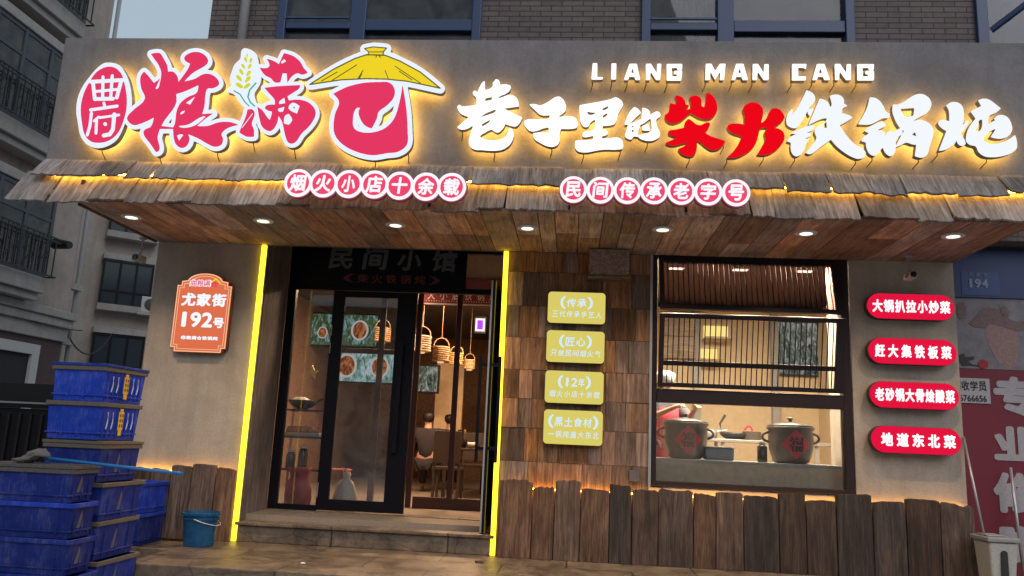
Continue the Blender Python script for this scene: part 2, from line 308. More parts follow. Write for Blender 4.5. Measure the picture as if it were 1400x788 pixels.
def circ(cx, cz, r, n=32): return [(cx+r*math.cos(2*math.pi*k/n), cz+r*math.sin(2*math.pi*k/n)) for k in range(n)]
# ------------------------------------------------------------------ brush letters: polygons -> mask -> smooth contours
def P(s): return np.array([[float(a) for a in q.split(',')] for q in s.split()])
def stroke(p, w):
    """a round brush stroke through the points p"""
    return ('S', np.array(p, float), w)
RES = 4
def raster(adds, cuts, box):
    x0, y0, x1, y1 = box; W, H = int((x1-x0)*RES), int((y1-y0)*RES)
    X, Y = np.meshgrid(x0+(np.arange(W)+.5)/RES, y0+(np.arange(H)+.5)/RES)
    def inside(p):
        m = np.zeros(X.shape, bool); q = np.roll(p, -1, 0)
        for (ax, ay), (bx, by) in zip(p, q):
            if ay == by: continue
            c = (ay > Y) != (by > Y); m ^= c & (X < (bx-ax)*(Y-ay)/(by-ay)+ax)
        return m
    def strk(p, w):
        m = np.zeros(X.shape, bool)
        for a, b in zip(p[:-1], p[1:]):
            d = b-a; L = max(d@d, 1e-9); t = np.clip(((X-a[0])*d[0]+(Y-a[1])*d[1])/L, 0, 1)
            m |= (X-a[0]-t*d[0])**2+(Y-a[1]-t*d[1])**2 < (w/2)**2
        return m
    f = lambda q: strk(q[1], q[2]) if isinstance(q, tuple) else inside(q)
    m = np.zeros(X.shape, bool)
    for q in adds: m |= f(q)
    for q in cuts: m &= ~f(q)
    return m
def dilate(m, r):
    k = int(round(r*RES)); out = m.copy()
    for dy in range(-k, k+1):
        dx = int(math.sqrt(k*k-dy*dy)); row = np.zeros_like(m)
        src = np.roll(m, dy, 0); cs = np.cumsum(np.pad(src, ((0, 0), (dx+1, dx))).astype(int), 1)
        row = (cs[:, 2*dx+1:]-cs[:, :-(2*dx+1)]) > 0
        out |= row
    return out
def blur(a, k):
    for ax in (0, 1):
        for _ in range(2):
            c = np.cumsum(np.pad(a, [(k+1, k) if i == ax else (0, 0) for i in (0, 1)], mode='edge'), ax)
            n = 2*k+1; a = (c[n:, :]-c[:-n, :])/n if ax == 0 else (c[:, n:]-c[:, :-n])/n
    return a
def contours(m, box, k=2, lvl=.5, eps=.12):
    a = np.pad(blur(m.astype(float), k), 1); H, W = a.shape; seg = {}
    b = a > lvl
    code = b[:-1, :-1]*1+b[:-1, 1:]*2+b[1:, 1:]*4+b[1:, :-1]*8
    def ip(i0, j0, i1, j1):
        t = (lvl-a[i0, j0])/(a[i1, j1]-a[i0, j0]); return (j0+(j1-j0)*t, i0+(i1-i0)*t)
    T = {1: 'LT', 2: 'TR', 3: 'LR', 4: 'RB', 5: 'LTRB', 6: 'TB', 7: 'LB', 8: 'BL', 9: 'BT', 10: 'TRBL', 11: 'BR', 12: 'RL', 13: 'RT', 14: 'TL'}
    pts = {}
    for i, j in zip(*np.nonzero((code > 0) & (code < 15))):
        E = {'T': ('h', i, j), 'B': ('h', i+1, j), 'L': ('v', i, j), 'R': ('v', i, j+1)}
        q = T[code[i, j]]
        for s in range(0, len(q), 2):
            e0, e1 = E[q[s]], E[q[s+1]]
            for e in (e0, e1):
                if e not in pts: pts[e] = ip(e[1], e[2], e[1], e[2]+1) if e[0] == 'h' else ip(e[1], e[2], e[1]+1, e[2])
            seg.setdefault(e0, []).append(e1); seg.setdefault(e1, []).append(e0)
    loops = []; used = set()
    for st in list(seg):
        if st in used: continue
        lp = [st]; used.add(st); cur = st
        while True:
            nx = [e for e in seg[cur] if e not in used]
            if not nx: break
            cur = nx[0]; used.add(cur); lp.append(cur)
        if len(lp) > 10: loops.append([(box[0]+(pts[e][0]-.5)/RES, box[1]+(pts[e][1]-.5)/RES) for e in lp])
    out = []
    def dp(p):
        if len(p) < 3: return p
        a_, b_ = np.array(p[0]), np.array(p[-1]); d = b_-a_; L = np.hypot(*d); q = np.array(p)
        dd = np.abs(d[0]*(q[:, 1]-a_[1])-d[1]*(q[:, 0]-a_[0]))/L if L > 1e-9 else np.hypot(*(q-a_).T)
        i = int(dd.argmax())
        if dd[i] < eps: return [p[0], p[-1]]
        return dp(p[:i+1])[:-1]+dp(p[i:])
    for lp in loops:
        h = len(lp)//2; q = dp(lp[:h+1])[:-1]+dp(lp[h:]+[lp[0]])[:-1]
        ar = sum(q[i-1][0]*q[i][1]-q[i][0]*q[i-1][1] for i in range(len(q)))/2
        if len(q) > 3 and abs(ar) > .5: out.append(q)
    return out
def toworld(loops, Y): return [[(lambda v: (v.x, v.z))(at(x, y, Y)) for x, y in lp] for lp in loops]
def curved(p):
    """a smooth closed curve through hand placed points that keeps sharp corners"""
    n = len(p); T_ = []
    for i in range(n):
        a, b = p[i]-p[i-1], p[(i+1) % n]-p[i]; la, lb = np.hypot(*a), np.hypot(*b)
        if la < 1e-6 or lb < 1e-6 or (a@b)/(la*lb) < .35: T_.append((0*a, 0*a)); continue
        d = a/la+b/lb; d = d/np.hypot(*d); T_.append((d*la, d*lb))
    out = []
    for i in range(n):
        q, m0, m1, r = p[i], T_[i][1], T_[(i+1) % n][0], p[(i+1) % n]
        for t in (0, .2, .4, .6, .8): out.append(q*(2*t**3-3*t*t+1)+m0*(t**3-2*t*t+t)+r*(3*t*t-2*t**3)+m1*(t**3-t*t))
    return np.array(out)
def glyph(ox, oy, sc, adds, cuts=(), smooth=True):
    tr = lambda q: stroke(q[1]/sc+(ox, oy), q[2]/sc) if isinstance(q, tuple) else (curved(q) if smooth else q)/sc+np.array((ox, oy))
    A = [tr(P(q) if isinstance(q, str) else q) for q in adds]; Cc = [tr(P(q) if isinstance(q, str) else q) for q in cuts]
    al = np.concatenate([q[1] if isinstance(q, tuple) else q for q in A]); box = (*(np.floor(al.min(0))-10), *(np.ceil(al.max(0))+10))
    return raster(A, Cc, box), box

_gl = {}
def glyph_loops(ch, bold):
    """outline of one printed character, thickened evenly, in a unit box"""
    if (ch, bold) in _gl: return _gl[ch, bold]
    c = bpy.data.curves.new('text', 'FONT'); c.body = ch; c.size = 30; c.fill_mode = 'NONE'; c.resolution_u = 4
    o = bpy.data.objects.new('text', c); me = bpy.data.meshes.new_from_object(o); bpy.data.objects.remove(o); bpy.data.curves.remove(c)
    nb_ = {}
    for e in me.edges:
        a, b = e.vertices; nb_.setdefault(a, []).append(b); nb_.setdefault(b, []).append(a)
    seen = set(); loops = []
    for v in list(nb_):
        if v in seen: continue
        lp = [v]; seen.add(v); cur = v
        while True:
            nx = [q for q in nb_[cur] if q not in seen]
            if not nx: break
            cur = nx[0]; seen.add(cur); lp.append(cur)
        loops.append(np.array([(me.vertices[q].co.x, -me.vertices[q].co.y) for q in lp]))
    bpy.data.meshes.remove(me)
    al = np.concatenate(loops); r = bold*30; box = (*(np.floor(al.min(0))-3), *(np.ceil(al.max(0))+3))
    X, Y = np.meshgrid(box[0]+(np.arange(int((box[2]-box[0])*RES))+.5)/RES, box[1]+(np.arange(int((box[3]-box[1])*RES))+.5)/RES)
    w_ = np.zeros(X.shape, int)
    for p in loops:
        for (ax, ay), (bx, by) in zip(p, np.roll(p, -1, 0)):
            if ay == by: continue
            k = ((ay > Y) != (by > Y)) & (X < (bx-ax)*(Y-ay)/(by-ay)+ax); w_ += np.where(k, 1 if by > ay else -1, 0)
    m = dilate(w_ != 0, r) if r*RES >= 1 else w_ != 0
    lp = contours(m, box, 1, .5, .06); q = np.concatenate([np.array(l) for l in lp]); lo, hi = q.min(0), q.max(0)
    _gl[ch, bold] = [[((x-lo[0])/(hi[0]-lo[0]), (hi[1]-y)/(hi[1]-lo[1])) for x, y in l] for l in lp]
    return _gl[ch, bold]
def text_mesh(ch, x0, x1, z0, z1, yf, t=.003, bold=.02, shear=0):
    k = shear*(z1-z0)*.5
    return slab([[(x0+u*(x1-x0)+k*(v-.5), z0+v*(z1-z0)) for u, v in l] for l in glyph_loops(ch, bold)], yf, t)
def word(name, s, x0, x1, z0, z1, yf, mat, parent, gap=.12, bold=.02, shear=.0, t=.003):
    """characters set one by one in equal cells and joined into one piece of lettering"""
    V = []; Fc = []; n = len(s); cw = (x1-x0)/n
    for i, ch in enumerate(s):
        nar = .42 if ch in '1Il' else 1
        g = cw*gap/2; cx = x0+cw*(i+.5); hw = (cw/2-g)*nar
        zz0, zz1 = z0, z1
        if ch == '一': m = (z0+z1)/2; zz0, zz1 = m-(z1-z0)*.07, m+(z1-z0)*.07
        me = text_mesh(ch, cx-hw, cx+hw, zz0, zz1, yf, t, bold, shear)
        k = len(V); V += [v.co[:] for v in me.vertices]; Fc += [tuple(j+k for j in p.vertices) for p in me.polygons]; bpy.data.meshes.remove(me)
    m = bpy.data.meshes.new(name); m.from_pydata(V, [], Fc); return link(name, m, mat, parent)

# ================================================================== SETTING
struct(MB().add([(-400, -60, -.18), (400, -60, -.18), (400, 400, -.18), (-400, 400, -.18)], [(0, 1, 2, 3)]).build('street', MT['asphalt']))
struct(MB().box(-3.72, 6.5, -1.6, .8, -.6, 0).build('pavement', MT['stone'], bevel=.012))
struct(MB().box(-4.75, -3.72, -.62, .8, -.6, -.02).build('pavement', MT['stone'], bevel=.012))
SZ = 3.15                                    # soffit height
# ---------------------------------------------------------------- the restaurant
B = thing('restaurant_building', 'restaurant front of brown plaster and reclaimed wood under a brown brick upper storey', 'building', (-.5, .4, 0))
MB().box(-4.65, -3.45, 0, .75, -.2, SZ).build('wall', MT['plaster'], B)
MB().box(2.84, 3.89, 0, .75, -.2, SZ).build('wall', MT['plaster'], B)
MB().box(-.72, .80, .03, .75, -.2, SZ).build('wall', MT['trim'], B)
MB().box(.80, 2.84, 0, .18, -.2, .74).build('wall', MT['plaster'], B)
MB().box(-3.45, -3.40, .06, .75, .2, 3.41).build('door_reveal', MT['trim'], B, .004)
for x0_, x1_, y1_ in ((-4.65, -3.451, .75), (-3.45, -.721, .05), (-.72, .799, .75), (.80, 2.839, .125), (2.84, 3.89, .75)): MB().box(x0_, x1_, .001, y1_, SZ+.001, 3.41).build('lintel', MT['trim'], B)
# interior shells
Fl = .26
MB().box(-4.6, 3.85, .18, 9.4, -.3, Fl-.002).build('interior_floor', MT['floor'], B)
MB().box(-4.65, .17, .84, 9.4, 3.34, 3.4).build('interior_ceiling', MT['ceil'], B); MB().box(.171, 3.89, .13, 9.4, 3.412, 3.419).build('interior_ceiling', plain('kitchen_ceiling', (.17, .14, .135), .8, var=.06, scale=3), B)
MB().box(-4.65, 3.89, 9.4, 9.5, 0, 3.4).build('interior_wall', MT['brownwall'], B)
MB().box(-4.65, -4.5, .75, 9.4, 0, 3.32).build('interior_wall', MT['brownwall'], B)
MB().box(3.75, 3.88, .75, 9.4, 0, 3.32).build('interior_wall', MT['cream'], B)
MB().box(.1, .24, .75, 9.4, 0, 3.32).build('interior_wall', MT['cream'], B)
kb = MB(); kb.box(.24, 3.75, 4.2, 4.3, 0, 3.32); kb.build('interior_wall', MT['cream'], B)
# reclaimed wood block cladding
cl = MB(); z = .0
while z < SZ-.02:
    h = random.choice((.30, .34, .37)); z1 = min(z+h, SZ); x = -.72
    while x < .795:
        wd = random.choice((.14, .17, .21, .25, .30)); x1 = min(x+wd, .80)
        if .80-x1 < .07: x1 = .80
        d = random.uniform(0, .014); cl.box(x+.0015, x1-.0015, -.004+d, .03, z+.0015, z1-.0015); x = x1
    z = z1
cl.build('wood_cladding', MT['cladding'], B, .002, seg=1)
# upper storey, brick with openings
up = MB(); X0, X1, ZU, ZT = -4.38, 5.6, 3.4, 8.6
wins = [(-3.55, -1.16, 5.2, 7.3), (.66, 2.99, 5.2, 7.3), (4.28, 5.4, 5.0, 7.3)]
xs = X0
for a, b, c, d in wins:
    up.box(xs, a, 0, .25, ZU, ZT); up.box(a, b, 0, .25, ZU, c); up.box(a, b, 0, .25, d, ZT); xs = b
up.box(xs, X1, 0, .25, ZU, ZT); up.build('upper_wall', MT['brick'], B)
MB().box(X0+.02, X1, .25, 9.5, 3.42, 3.5).add([(X0+.02, .26, ZT), (X1, .26, ZT), (X1, 9.5, ZT), (X0+.02, 9.5, ZT)], [(0, 1, 2, 3)]).build('upper_floor', MT['roomdark'], B)
MB().box(X0+.02, X0+.2, .26, 9.4, 3.5, ZT).box(X1-.2, X1, .26, 9.4, 3.5, ZT).box(X0+.2, X1-.2, 1.5, 1.6, 3.5, ZT).build('upper_side_wall', MT['roomdark'], B)
for i, (a, b, c, d) in enumerate(wins[:2]):
    fr = MB(); t = .1; mid = a+(b-a)*(.4 if i == 0 else .40)
    fr.box(a, a+t, -.05, .1, c, d); fr.box(b-t, b, -.05, .1, c, d); fr.box(a+t, b-t, -.05, .1, d-t, d); fr.box(a+t, b-t, -.05, .1, c, c+.05)
    fr.box(mid-.09, mid+.09, -.04, .1, c+.05, d-t); fr.box(a+t, b-t, -.045, .1, 5.74, 5.82) if 0 else None
    fr.box(a+t, mid-.09, -.03, .09, 5.74, 5.83); fr.box(mid+.09, b-t, -.03, .09, 5.72, 5.86)
    f = fr.build('window_frame', MT['navy'], B, .008)
    MB().box(a+t, mid-.10, -.06, -.035, 5.85, 5.875).build('sash_ledge', MT['navy'], f, .004)
    MB().box(a+t, b-t, .04, .05, c+.05, d-t).build('window_pane', MT['glass_dark'], B)
    if i: 
        cu = MB()
        for k in range(9): cu.box(a+.38+k*.07, a+.44+k*.07, .3+.03*(k % 2), .32+.03*(k % 2), 5.3, 7)
        cu.build('curtain', MT['curtain'], B)
a, b, c, d = wins[2]
f = MB().box(a, a+.12, -.05, .1, c, d).box(a+.62, a+.7, -.05, .1, c, d).box(a+.12, b, -.05, .1, d-.1, d).build('window_frame', MT['navy'], B, .008)
MB().box(a+.12, b, .03, .04, c, d-.1).build('window_pane', MT['glass_dark'], B)
MB().bar(at(1355, 42, -.3), at(1408, 2, -.55), .05, .05).build('awning_stay', MT['navy'], B)
# neighbour's pillar seam, drain pipe
MB().tube([(-3.93, -.09, 4.4), (-3.93, -.09, 8.6)], .055, 14).build('drain_pipe', MT['grey'], B, smooth=True)
# window of the kitchen
WX0, WX1, WZ0, WZ1 = .82, 2.83, .76, SZ
W = MB(); t = .055
W.box(WX0, WX0+t, .0, .12, WZ0, WZ1); W.box(WX1-.085, WX1, .0, .12, WZ0, WZ1); W.box(WX0+t, WX1-.085, .0, .12, WZ0, WZ0+.05); W.box(WX0+t, WX1-.085, .0, .12, WZ1-.03, WZ1); W.box(WX0+t, WX1-.085, -.01, .12, 1.60, 1.74)
wf = W.build('kitchen_window', MT['dark'], B, .006)
MB().box(.795, .82, -.02, .1, .74, SZ).build('edge_trim', MT['steel'], wf)
MB().box(WX0+t, WX1-.085, .05, .06, WZ0+.05, 1.60).build('window_pane', MT['glass_clean'], wf)
def sash(y0, z0, y1, z1, bars, name):
    """one leaf of the half-folded bi-fold window, from (y0,z0) up to (y1,z1)"""
    a, b = WX0+.06, WX1-.095; fm = MB(); L = Vector((0, y1-y0, z1-z0)); q = L.normalized(); nrm = Vector((0, -q.z, q.y)); M4 = Matrix(((1, 0, 0, 0), (0, nrm.y, q.y, y0), (0, nrm.z, q.z, z0), (0, 0, 0, 1))); h = L.length
    fm.box(a, a+.05, -.02, .02, 0, h, M4); fm.box(b-.09, b, -.02, .02, 0, h, M4); fm.box(a+.05, b-.09, -.02, .02, 0, .045, M4); fm.box(a+.05, b-.09, -.02, .02, h-.05, h, M4)
    for k in (bars if bars else ()): fm.box(a+.05, b-.09, -.016, .016, k, k+.05, M4)
    s = fm.build('window_sash', MT['dark'], B, .004)
    ba = MB(); n = 32
    for k in range(n):
        x = a+.06+(b-.09-a-.07)*(k+.5)/n; ba.box(x-.0045, x+.0045, .022, .031, .04, h-.045, M4)
    ba.build('lattice', MT['black'], s); MB().box(a+.05, b-.09, -.004, .004, .045, h-.05, M4).build('window_pane', MT['glass_clean' if name == 'lower' else 'glass_mid'], s)
sash(-.02, 1.76, -.19, 2.50, (.22,), 'lower'); sash(-.19, 2.54, -.02, 3.11, (), 'upper')
# soffit of boards, canopy body, fascia panel
so_ = MB(); x = -4.65
while x < 3.9:
    wd = random.uniform(.14, .30); x1 = min(x+wd, 3.9); yy = random.uniform(-.9, -.5)
    so_.box(x+.004, x1-.004, -1.52, -.001, SZ+random.uniform(0, .003), SZ+.03) if random.random() < .6 else so_.box(x+.004, x1-.004, -1.52, yy, SZ+.001, SZ+.03).box(x+.004, x1-.004, yy+.004, -.001, SZ+.002, SZ+.03)
    x = x1
so_.build('canopy_soffit', MT['soffit'], B)
MB().box(-4.66, 3.9, -1.40, -.002, SZ+.031, 3.395).box(-4.69, -4.66, -1.44, -.02, SZ-.01, 3.395).build('canopy_body', MT['trim'], B)
MB().box(-5.18, 4.75, -1.30, -1.14, 3.38, 4.925).build('fascia_panel', MT['fascia'], B, .006)
MB().box(-5.0, 4.6, -1.139, -.001, 4.5, 4.56).build('fascia_bracket', MT['dark'], B)
# entrance steps and sill
MB().box(-3.40, -.735, -.03, .75, .001, .165).box(-3.42, -.735, -.06, .72, .166, .20).build('entrance_step', MT['stone'], B, .008)
MB().box(-3.40, -.735, .721, .86, .166, .27).build('door_sill', MT['stone'], B, .006)
# ---------------------------------------------------------------- shingle roof on the canopy
SR = thing('shingle_awning', 'two rows of weathered grey wood shingles over the canopy edge', 'awning', (-.4, -1.45, 3.1))
def shingle_row(x0, x1, yt, zt, yb, zb):
    x = x0
    while x < x1:
        wd = random.uniform(.20, .46); e = min(x+wd, x1); sh = random.uniform(-.02, .02); dz = random.uniform(-.022, .022); dz2 = dz+random.uniform(-.012, .012); ty = random.uniform(-.008, .008)
        n = 8; vs = []; th = Vector((0, -.82, .57))*random.uniform(.013, .024)
        for k in range(n+1):
            f = k/n; j = random.uniform(-.010, .010)
            top = Vector((x+(e-x)*f, yt+ty, zt)); bot = Vector((x+(e-x-.004)*f+sh, yb+ty, zb+dz+(dz2-dz)*f+j)); vs += [top, bot, top+th, bot+th]
        fs = []
        for k in range(n): a = k*4; b_ = a+4; fs += [(a, a+1, b_+1, b_), (a+2, b_+2, b_+3, a+3), (a+1, a+3, b_+3, b_+1), (a, b_, b_+2, a+2)]
        fs += [(0, 2, 3, 1), (n*4, n*4+1, n*4+3, n*4+2)]
        MB().add(vs, fs).build('shingle', MT['shingle'], SR); x = e
shingle_row(-5.30, 4.6, -1.33, 3.49, -1.57, 3.135)
shingle_row(-5.16, 4.6, -1.32, 3.615, -1.50, 3.40)
ls = MB()
for k in range(16): a = -5.0+k*.6; ls.box(a, a+.56, -1.430, -1.418, 3.448, 3.460)
ls.build('led_strip', MT['led'], SR)

# ---------------------------------------------------------------- brush letter signs on the fascia
YF = -1.455                                    # front of the letters; the panel is at -1.30
def channel_letter(g, name, label, cat, face, group, off=0, back=.035, backing=None, layers=(), pins=True):
    m, box = g; base = dilate(m, backing) if backing else m
    if layers and layers[0] == 'only': base = m; layers = layers[1:]
    lp = toworld(contours(base, box), YF); al = [p for q in lp for p in q]
    cx = sum(p[0] for p in al)/len(al); cz = min(p[1] for p in al)
    o = thing(name, label, cat, (cx, YF+.05, cz), group)
    yf = YF-off
    link('face', slab(lp, yf, .01), MT[face] if not backing else MT['outline'], o)
    link('letter_return', slab(lp, yf+.0105, .058), MT['ret'], o)
    er = ~dilate(~m if not backing else ~base, 1.3); lb = contours(er, box)
    if lb: link('backlight', slab(toworld(lb, YF), yf+.0695, .004), MT['backled'], o)
    for i, (lm, mat) in enumerate([(m, face)]*bool(backing)+list(layers)):
        q = contours(lm, box, 1); link('printed_layer', slab(toworld(q, YF), yf-.003*(i+1), .0025), MT[mat], o)
    if pins:
        done = []
        for p in sorted(al, key=lambda p: p[1]):
            if all(abs(p[0]-d) > .3 for d in done) and len(done) < 2 and p[1] < cz+.3:
                done.append(p[0]); MB().tube([(p[0], YF+.065, p[1]+.015), (p[0]+.004, YF+.075, p[1]-.02), (p[0]-.012, -1.302, p[1]-.05)], .0045, 6).build('cable', MT['pin'], o)
    return o
WG = 'white backlit characters of the main sign'
G_xiang = glyph(620, 100, 7.16, ["305,75 285,90 250,150 235,190 210,170 190,185 190,205 222,240 222,310 130,325 80,325 60,308 38,325 45,360 70,395 140,425 150,430 100,475 35,530 60,548 120,548 190,510 185,540 165,600 150,680 165,720 200,745 270,752 460,752 520,725 570,670 588,610 580,560 548,530 535,580 500,630 440,652 370,658 300,645 258,625 265,605 300,585 375,552 400,570 435,580 465,560 495,525 505,495 560,515 610,520 645,490 672,432 600,400 490,345 560,335 638,325 635,280 610,235 565,215 540,213 480,235 435,250 440,235 520,195 555,160 560,125 530,113 455,115 450,80 430,62 405,65 400,90 382,85 382,135 310,168"],
    ["310,245 378,230 375,262 310,276", "258,434 300,400 412,352 412,375 350,405", "272,503 300,485 362,452 350,480 285,522"])
G_zi = glyph(710, 120, 7.88, ["105,180 160,175 225,190 300,160 420,95 470,125 500,185 500,240 480,265 410,315 480,310 570,310 610,330 630,390 620,425 570,440 450,440 435,490 430,580 410,615 360,635 300,628 220,590 160,545 150,490 230,480 318,487 315,425 260,435 180,465 120,465 80,435 50,370 65,350 200,340 318,328 330,292 270,298 220,285 170,240"])
G_li = glyph(710, 120, 7.88, ["648,190 700,180 980,125 1035,105 1090,130 1118,180 1100,220 1070,270 1030,385 1000,400 900,408 895,455 930,455 960,480 945,505 890,520 890,548 960,545 1070,540 1110,570 1120,610 1110,655 1080,662 900,665 650,690 610,660 598,620 605,570 700,565 795,560 795,515 720,532 685,530 680,500 700,475 795,455 812,415 815,338 765,375 745,415 700,420 665,380 650,280"],
    ["726,252 765,262 832,265 790,292 745,290", "888,225 962,192 955,222 905,247", "898,305 952,268 940,307 900,328"])
G_de = glyph(850, 140, 13.13, ["50,395 210,95 245,92 310,135 345,190 260,260 110,395", "110,410 280,335 340,300 345,330 335,420 300,500 290,620 215,610 180,660 110,650 60,600 65,560 95,480",
    "370,100 400,100 480,135 510,190 515,235 560,195 640,165 690,195 695,240 620,310 640,440 690,560 680,610 620,660 520,690 420,680 300,620 300,590 420,560 520,520 525,330 520,280 430,350 350,400 360,200", "365,425 480,390 512,500 440,505 370,500"],
    ["178,420 212,415 212,447 178,452", "178,490 216,490 216,532 178,532"])
G_chai = glyph(900, 120, 7.88, ["180,90 220,85 265,110 290,150 295,185 335,185 320,205 280,225 290,235 350,220 355,190 335,105 380,85 430,90 465,130 470,200 490,210 510,170 515,60 560,65 610,120 635,190 630,260 590,315 540,335 450,325 390,295 350,270 290,320 250,355 180,380 120,375 80,340 70,290 105,270 125,165 190,180 195,140",
    "285,380 325,335 360,355 400,390 450,405 540,372 558,390 545,430 500,485 560,520 650,550 722,575 700,620 650,660 580,670 520,640 460,590 415,560 415,660 395,720 350,740 290,730 240,700 215,660 260,640 310,610 300,590 230,610 130,620 75,595 130,570 215,535 150,515 110,490 115,465 170,455 290,430"])
G_huo = glyph(985, 130, 8.76, ["275,150 340,95 410,88 470,115 510,170 485,340 500,330 560,270 600,180 625,160 700,168 750,220 768,270 740,320 630,390 700,405 750,440 768,500 750,570 680,650 600,700 540,715 440,712 490,630 540,530 530,440 570,390 480,400 460,460 440,540 400,625 320,690 200,745 75,748 150,680 220,580 260,490 180,465 110,430 85,380 100,355 290,355 290,250"])
G_tie = glyph(1070, 120, 7.5, ["245,25 300,50 332,90 330,140 270,215 230,290 180,370 140,412 100,410 50,380 38,330 60,260 100,215 105,240 95,290 140,225 215,90", "262,225 318,210 300,260 285,290 262,265",
    "85,470 290,385 325,390 318,425 215,465 300,460 285,490 210,530 280,520 240,580 220,640 180,690 130,700 90,650 88,560 50,550 50,540 90,500 150,470",
    "380,112 430,125 475,165 485,200 505,180 500,130 485,85 540,70 600,85 632,130 628,165 668,185 620,210 605,262 690,285 718,305 660,345 585,385 640,470 730,570 850,660 845,700 790,728 720,710 620,650 540,580 500,530 400,600 280,680 240,665 300,590 350,510 330,450 345,415 440,345 460,310 410,315 265,385 300,300 350,180"], ["402,412 452,340 456,412"])
G_guo = glyph(1170, 120, 7.5, ["145,100 200,105 250,140 290,200 310,245 352,270 340,305 290,310 150,375 25,372 80,280 120,200",
    "90,440 200,370 290,355 312,390 210,440 270,440 305,470 260,575 335,450 370,440 380,460 470,405 480,460 420,530 410,610 400,670 365,700 310,670 280,610 240,660 200,695 150,680 110,600 110,560 60,545 70,520 140,465",
    "385,170 430,175 620,70 680,65 740,95 775,150 770,200 740,250 640,310 570,350 650,330 720,345 780,395 798,440 790,500 760,600 730,690 690,715 610,700 625,580 590,580 520,560 480,580 410,610 440,540 500,440 450,400 400,310 378,230"], ["460,215 605,205 595,285 520,300 480,270", "575,482 612,452 628,503"])
G_dun = glyph(1275, 125, 7.883, ["150,150 200,118 260,118 310,145 335,200 335,320 320,380 365,312 398,325 340,420 300,455 350,530 358,570 320,585 280,565 265,520 235,570 190,600 150,625 70,640 110,540 155,425 100,390 65,340 85,310 185,325 185,240 175,190",
    "495,95 550,78 610,90 680,140 738,185 690,225 610,270 598,360 650,325 680,315 668,290 700,262 750,255 810,280 850,350 858,420 830,470 780,500 710,508 630,490 690,400 660,410 600,450 560,490 555,540 620,565 700,565 780,540 850,500 890,470 910,540 905,620 850,665 760,695 650,708 560,695 500,650 470,590 410,575 370,540 368,470 400,380 470,290 415,215 530,155"], ["505,310 540,300 535,390 510,425 465,435 490,370"])
for g, nm, lb, fc in ((G_xiang, '巷', 'white glowing character 巷, the first to the right of the straw hat logo', 'whiteface'), (G_zi, '子', 'white glowing character 子 on the fascia between 巷 and 里', 'whiteface'),
    (G_li, '里', 'white glowing character 里 with a long flat base on the fascia', 'whiteface'), (G_de, '的', 'smallest white glowing character 的, just left of the red 柴', 'whiteface'),
    (G_chai, '柴', 'red glowing character 柴, left of the two red ones on the fascia', 'redface'), (G_huo, '火', 'red glowing character 火, beside the white 铁 on the fascia', 'redface'),
    (G_tie, '铁', 'cool white glowing character 铁, just right of the red 火', 'blueface'), (G_guo, '锅', 'cool white glowing character 锅 on the fascia between 铁 and 炖', 'blueface'), (G_dun, '炖', 'cool white glowing character 炖, the last of the main sign', 'blueface')):
    channel_letter(g, 'sign_character', lb, 'sign character', fc, WG)
L1 = {'L': ["72,45 118,45 115,180 175,178 165,200 60,200"], 'I': ["252,48 300,48 295,200 250,200"], 'A': ["425,50 495,50 528,205 482,205 475,175 425,172 410,205 372,203"], 'N': ["582,50 630,50 685,140 690,50 730,52 718,205 680,205 628,125 620,205 580,205"],
      'G': ["780,52 930,52 928,110 885,110 880,88 830,88 830,172 880,172 880,150 850,148 855,118 930,118 920,210 780,210"], 'M': ["1155,50 1210,50 1245,120 1290,50 1345,50 1330,205 1290,205 1295,120 1245,205 1200,120 1195,205 1150,205"]}
L2 = [('A', "45,50 115,50 160,205 108,205 100,175 50,172 35,205 0,205", 'MAN', ["80,90 95,140 65,140"]), ('N', "205,52 255,52 310,140 315,55 357,55 357,205 310,205 252,120 245,205 203,205", 'MAN', []), ('C', "582,52 718,52 715,100 690,88 640,85 638,172 715,172 712,208 580,208", 'CANG', []),
      ('A', "820,52 890,52 945,205 890,205 882,175 830,172 820,205 775,205", 'CANG', ["855,90 870,140 835,140"]), ('N', "990,52 1040,52 1100,140 1105,55 1145,55 1145,205 1100,205 1037,120 1030,205 995,205", 'CANG', []), ('G', "1205,55 1365,55 1362,110 1320,110 1315,88 1255,88 1258,172 1310,172 1310,150 1285,148 1285,118 1365,118 1365,208 1208,208", 'CANG', [])]
for k, v in L1.items():
    channel_letter(glyph(800, 80, 7, v, ["455,85 468,140 440,140"] if k == 'A' else (), False), 'sign_letter', 'small white glowing capital %s of the word %s above the red characters' % (k, 'MAN' if k == 'M' else 'LIANG'), 'sign letter', 'whiteface', 'small backlit Latin letters of the sign', .0)
for k, v, wd, ct in L2:
    channel_letter(glyph(1000, 80, 7, [v], ct, False), 'sign_letter', 'small white glowing capital %s of the word %s on the fascia' % (k, wd), 'sign letter', 'whiteface', 'small backlit Latin letters of the sign')
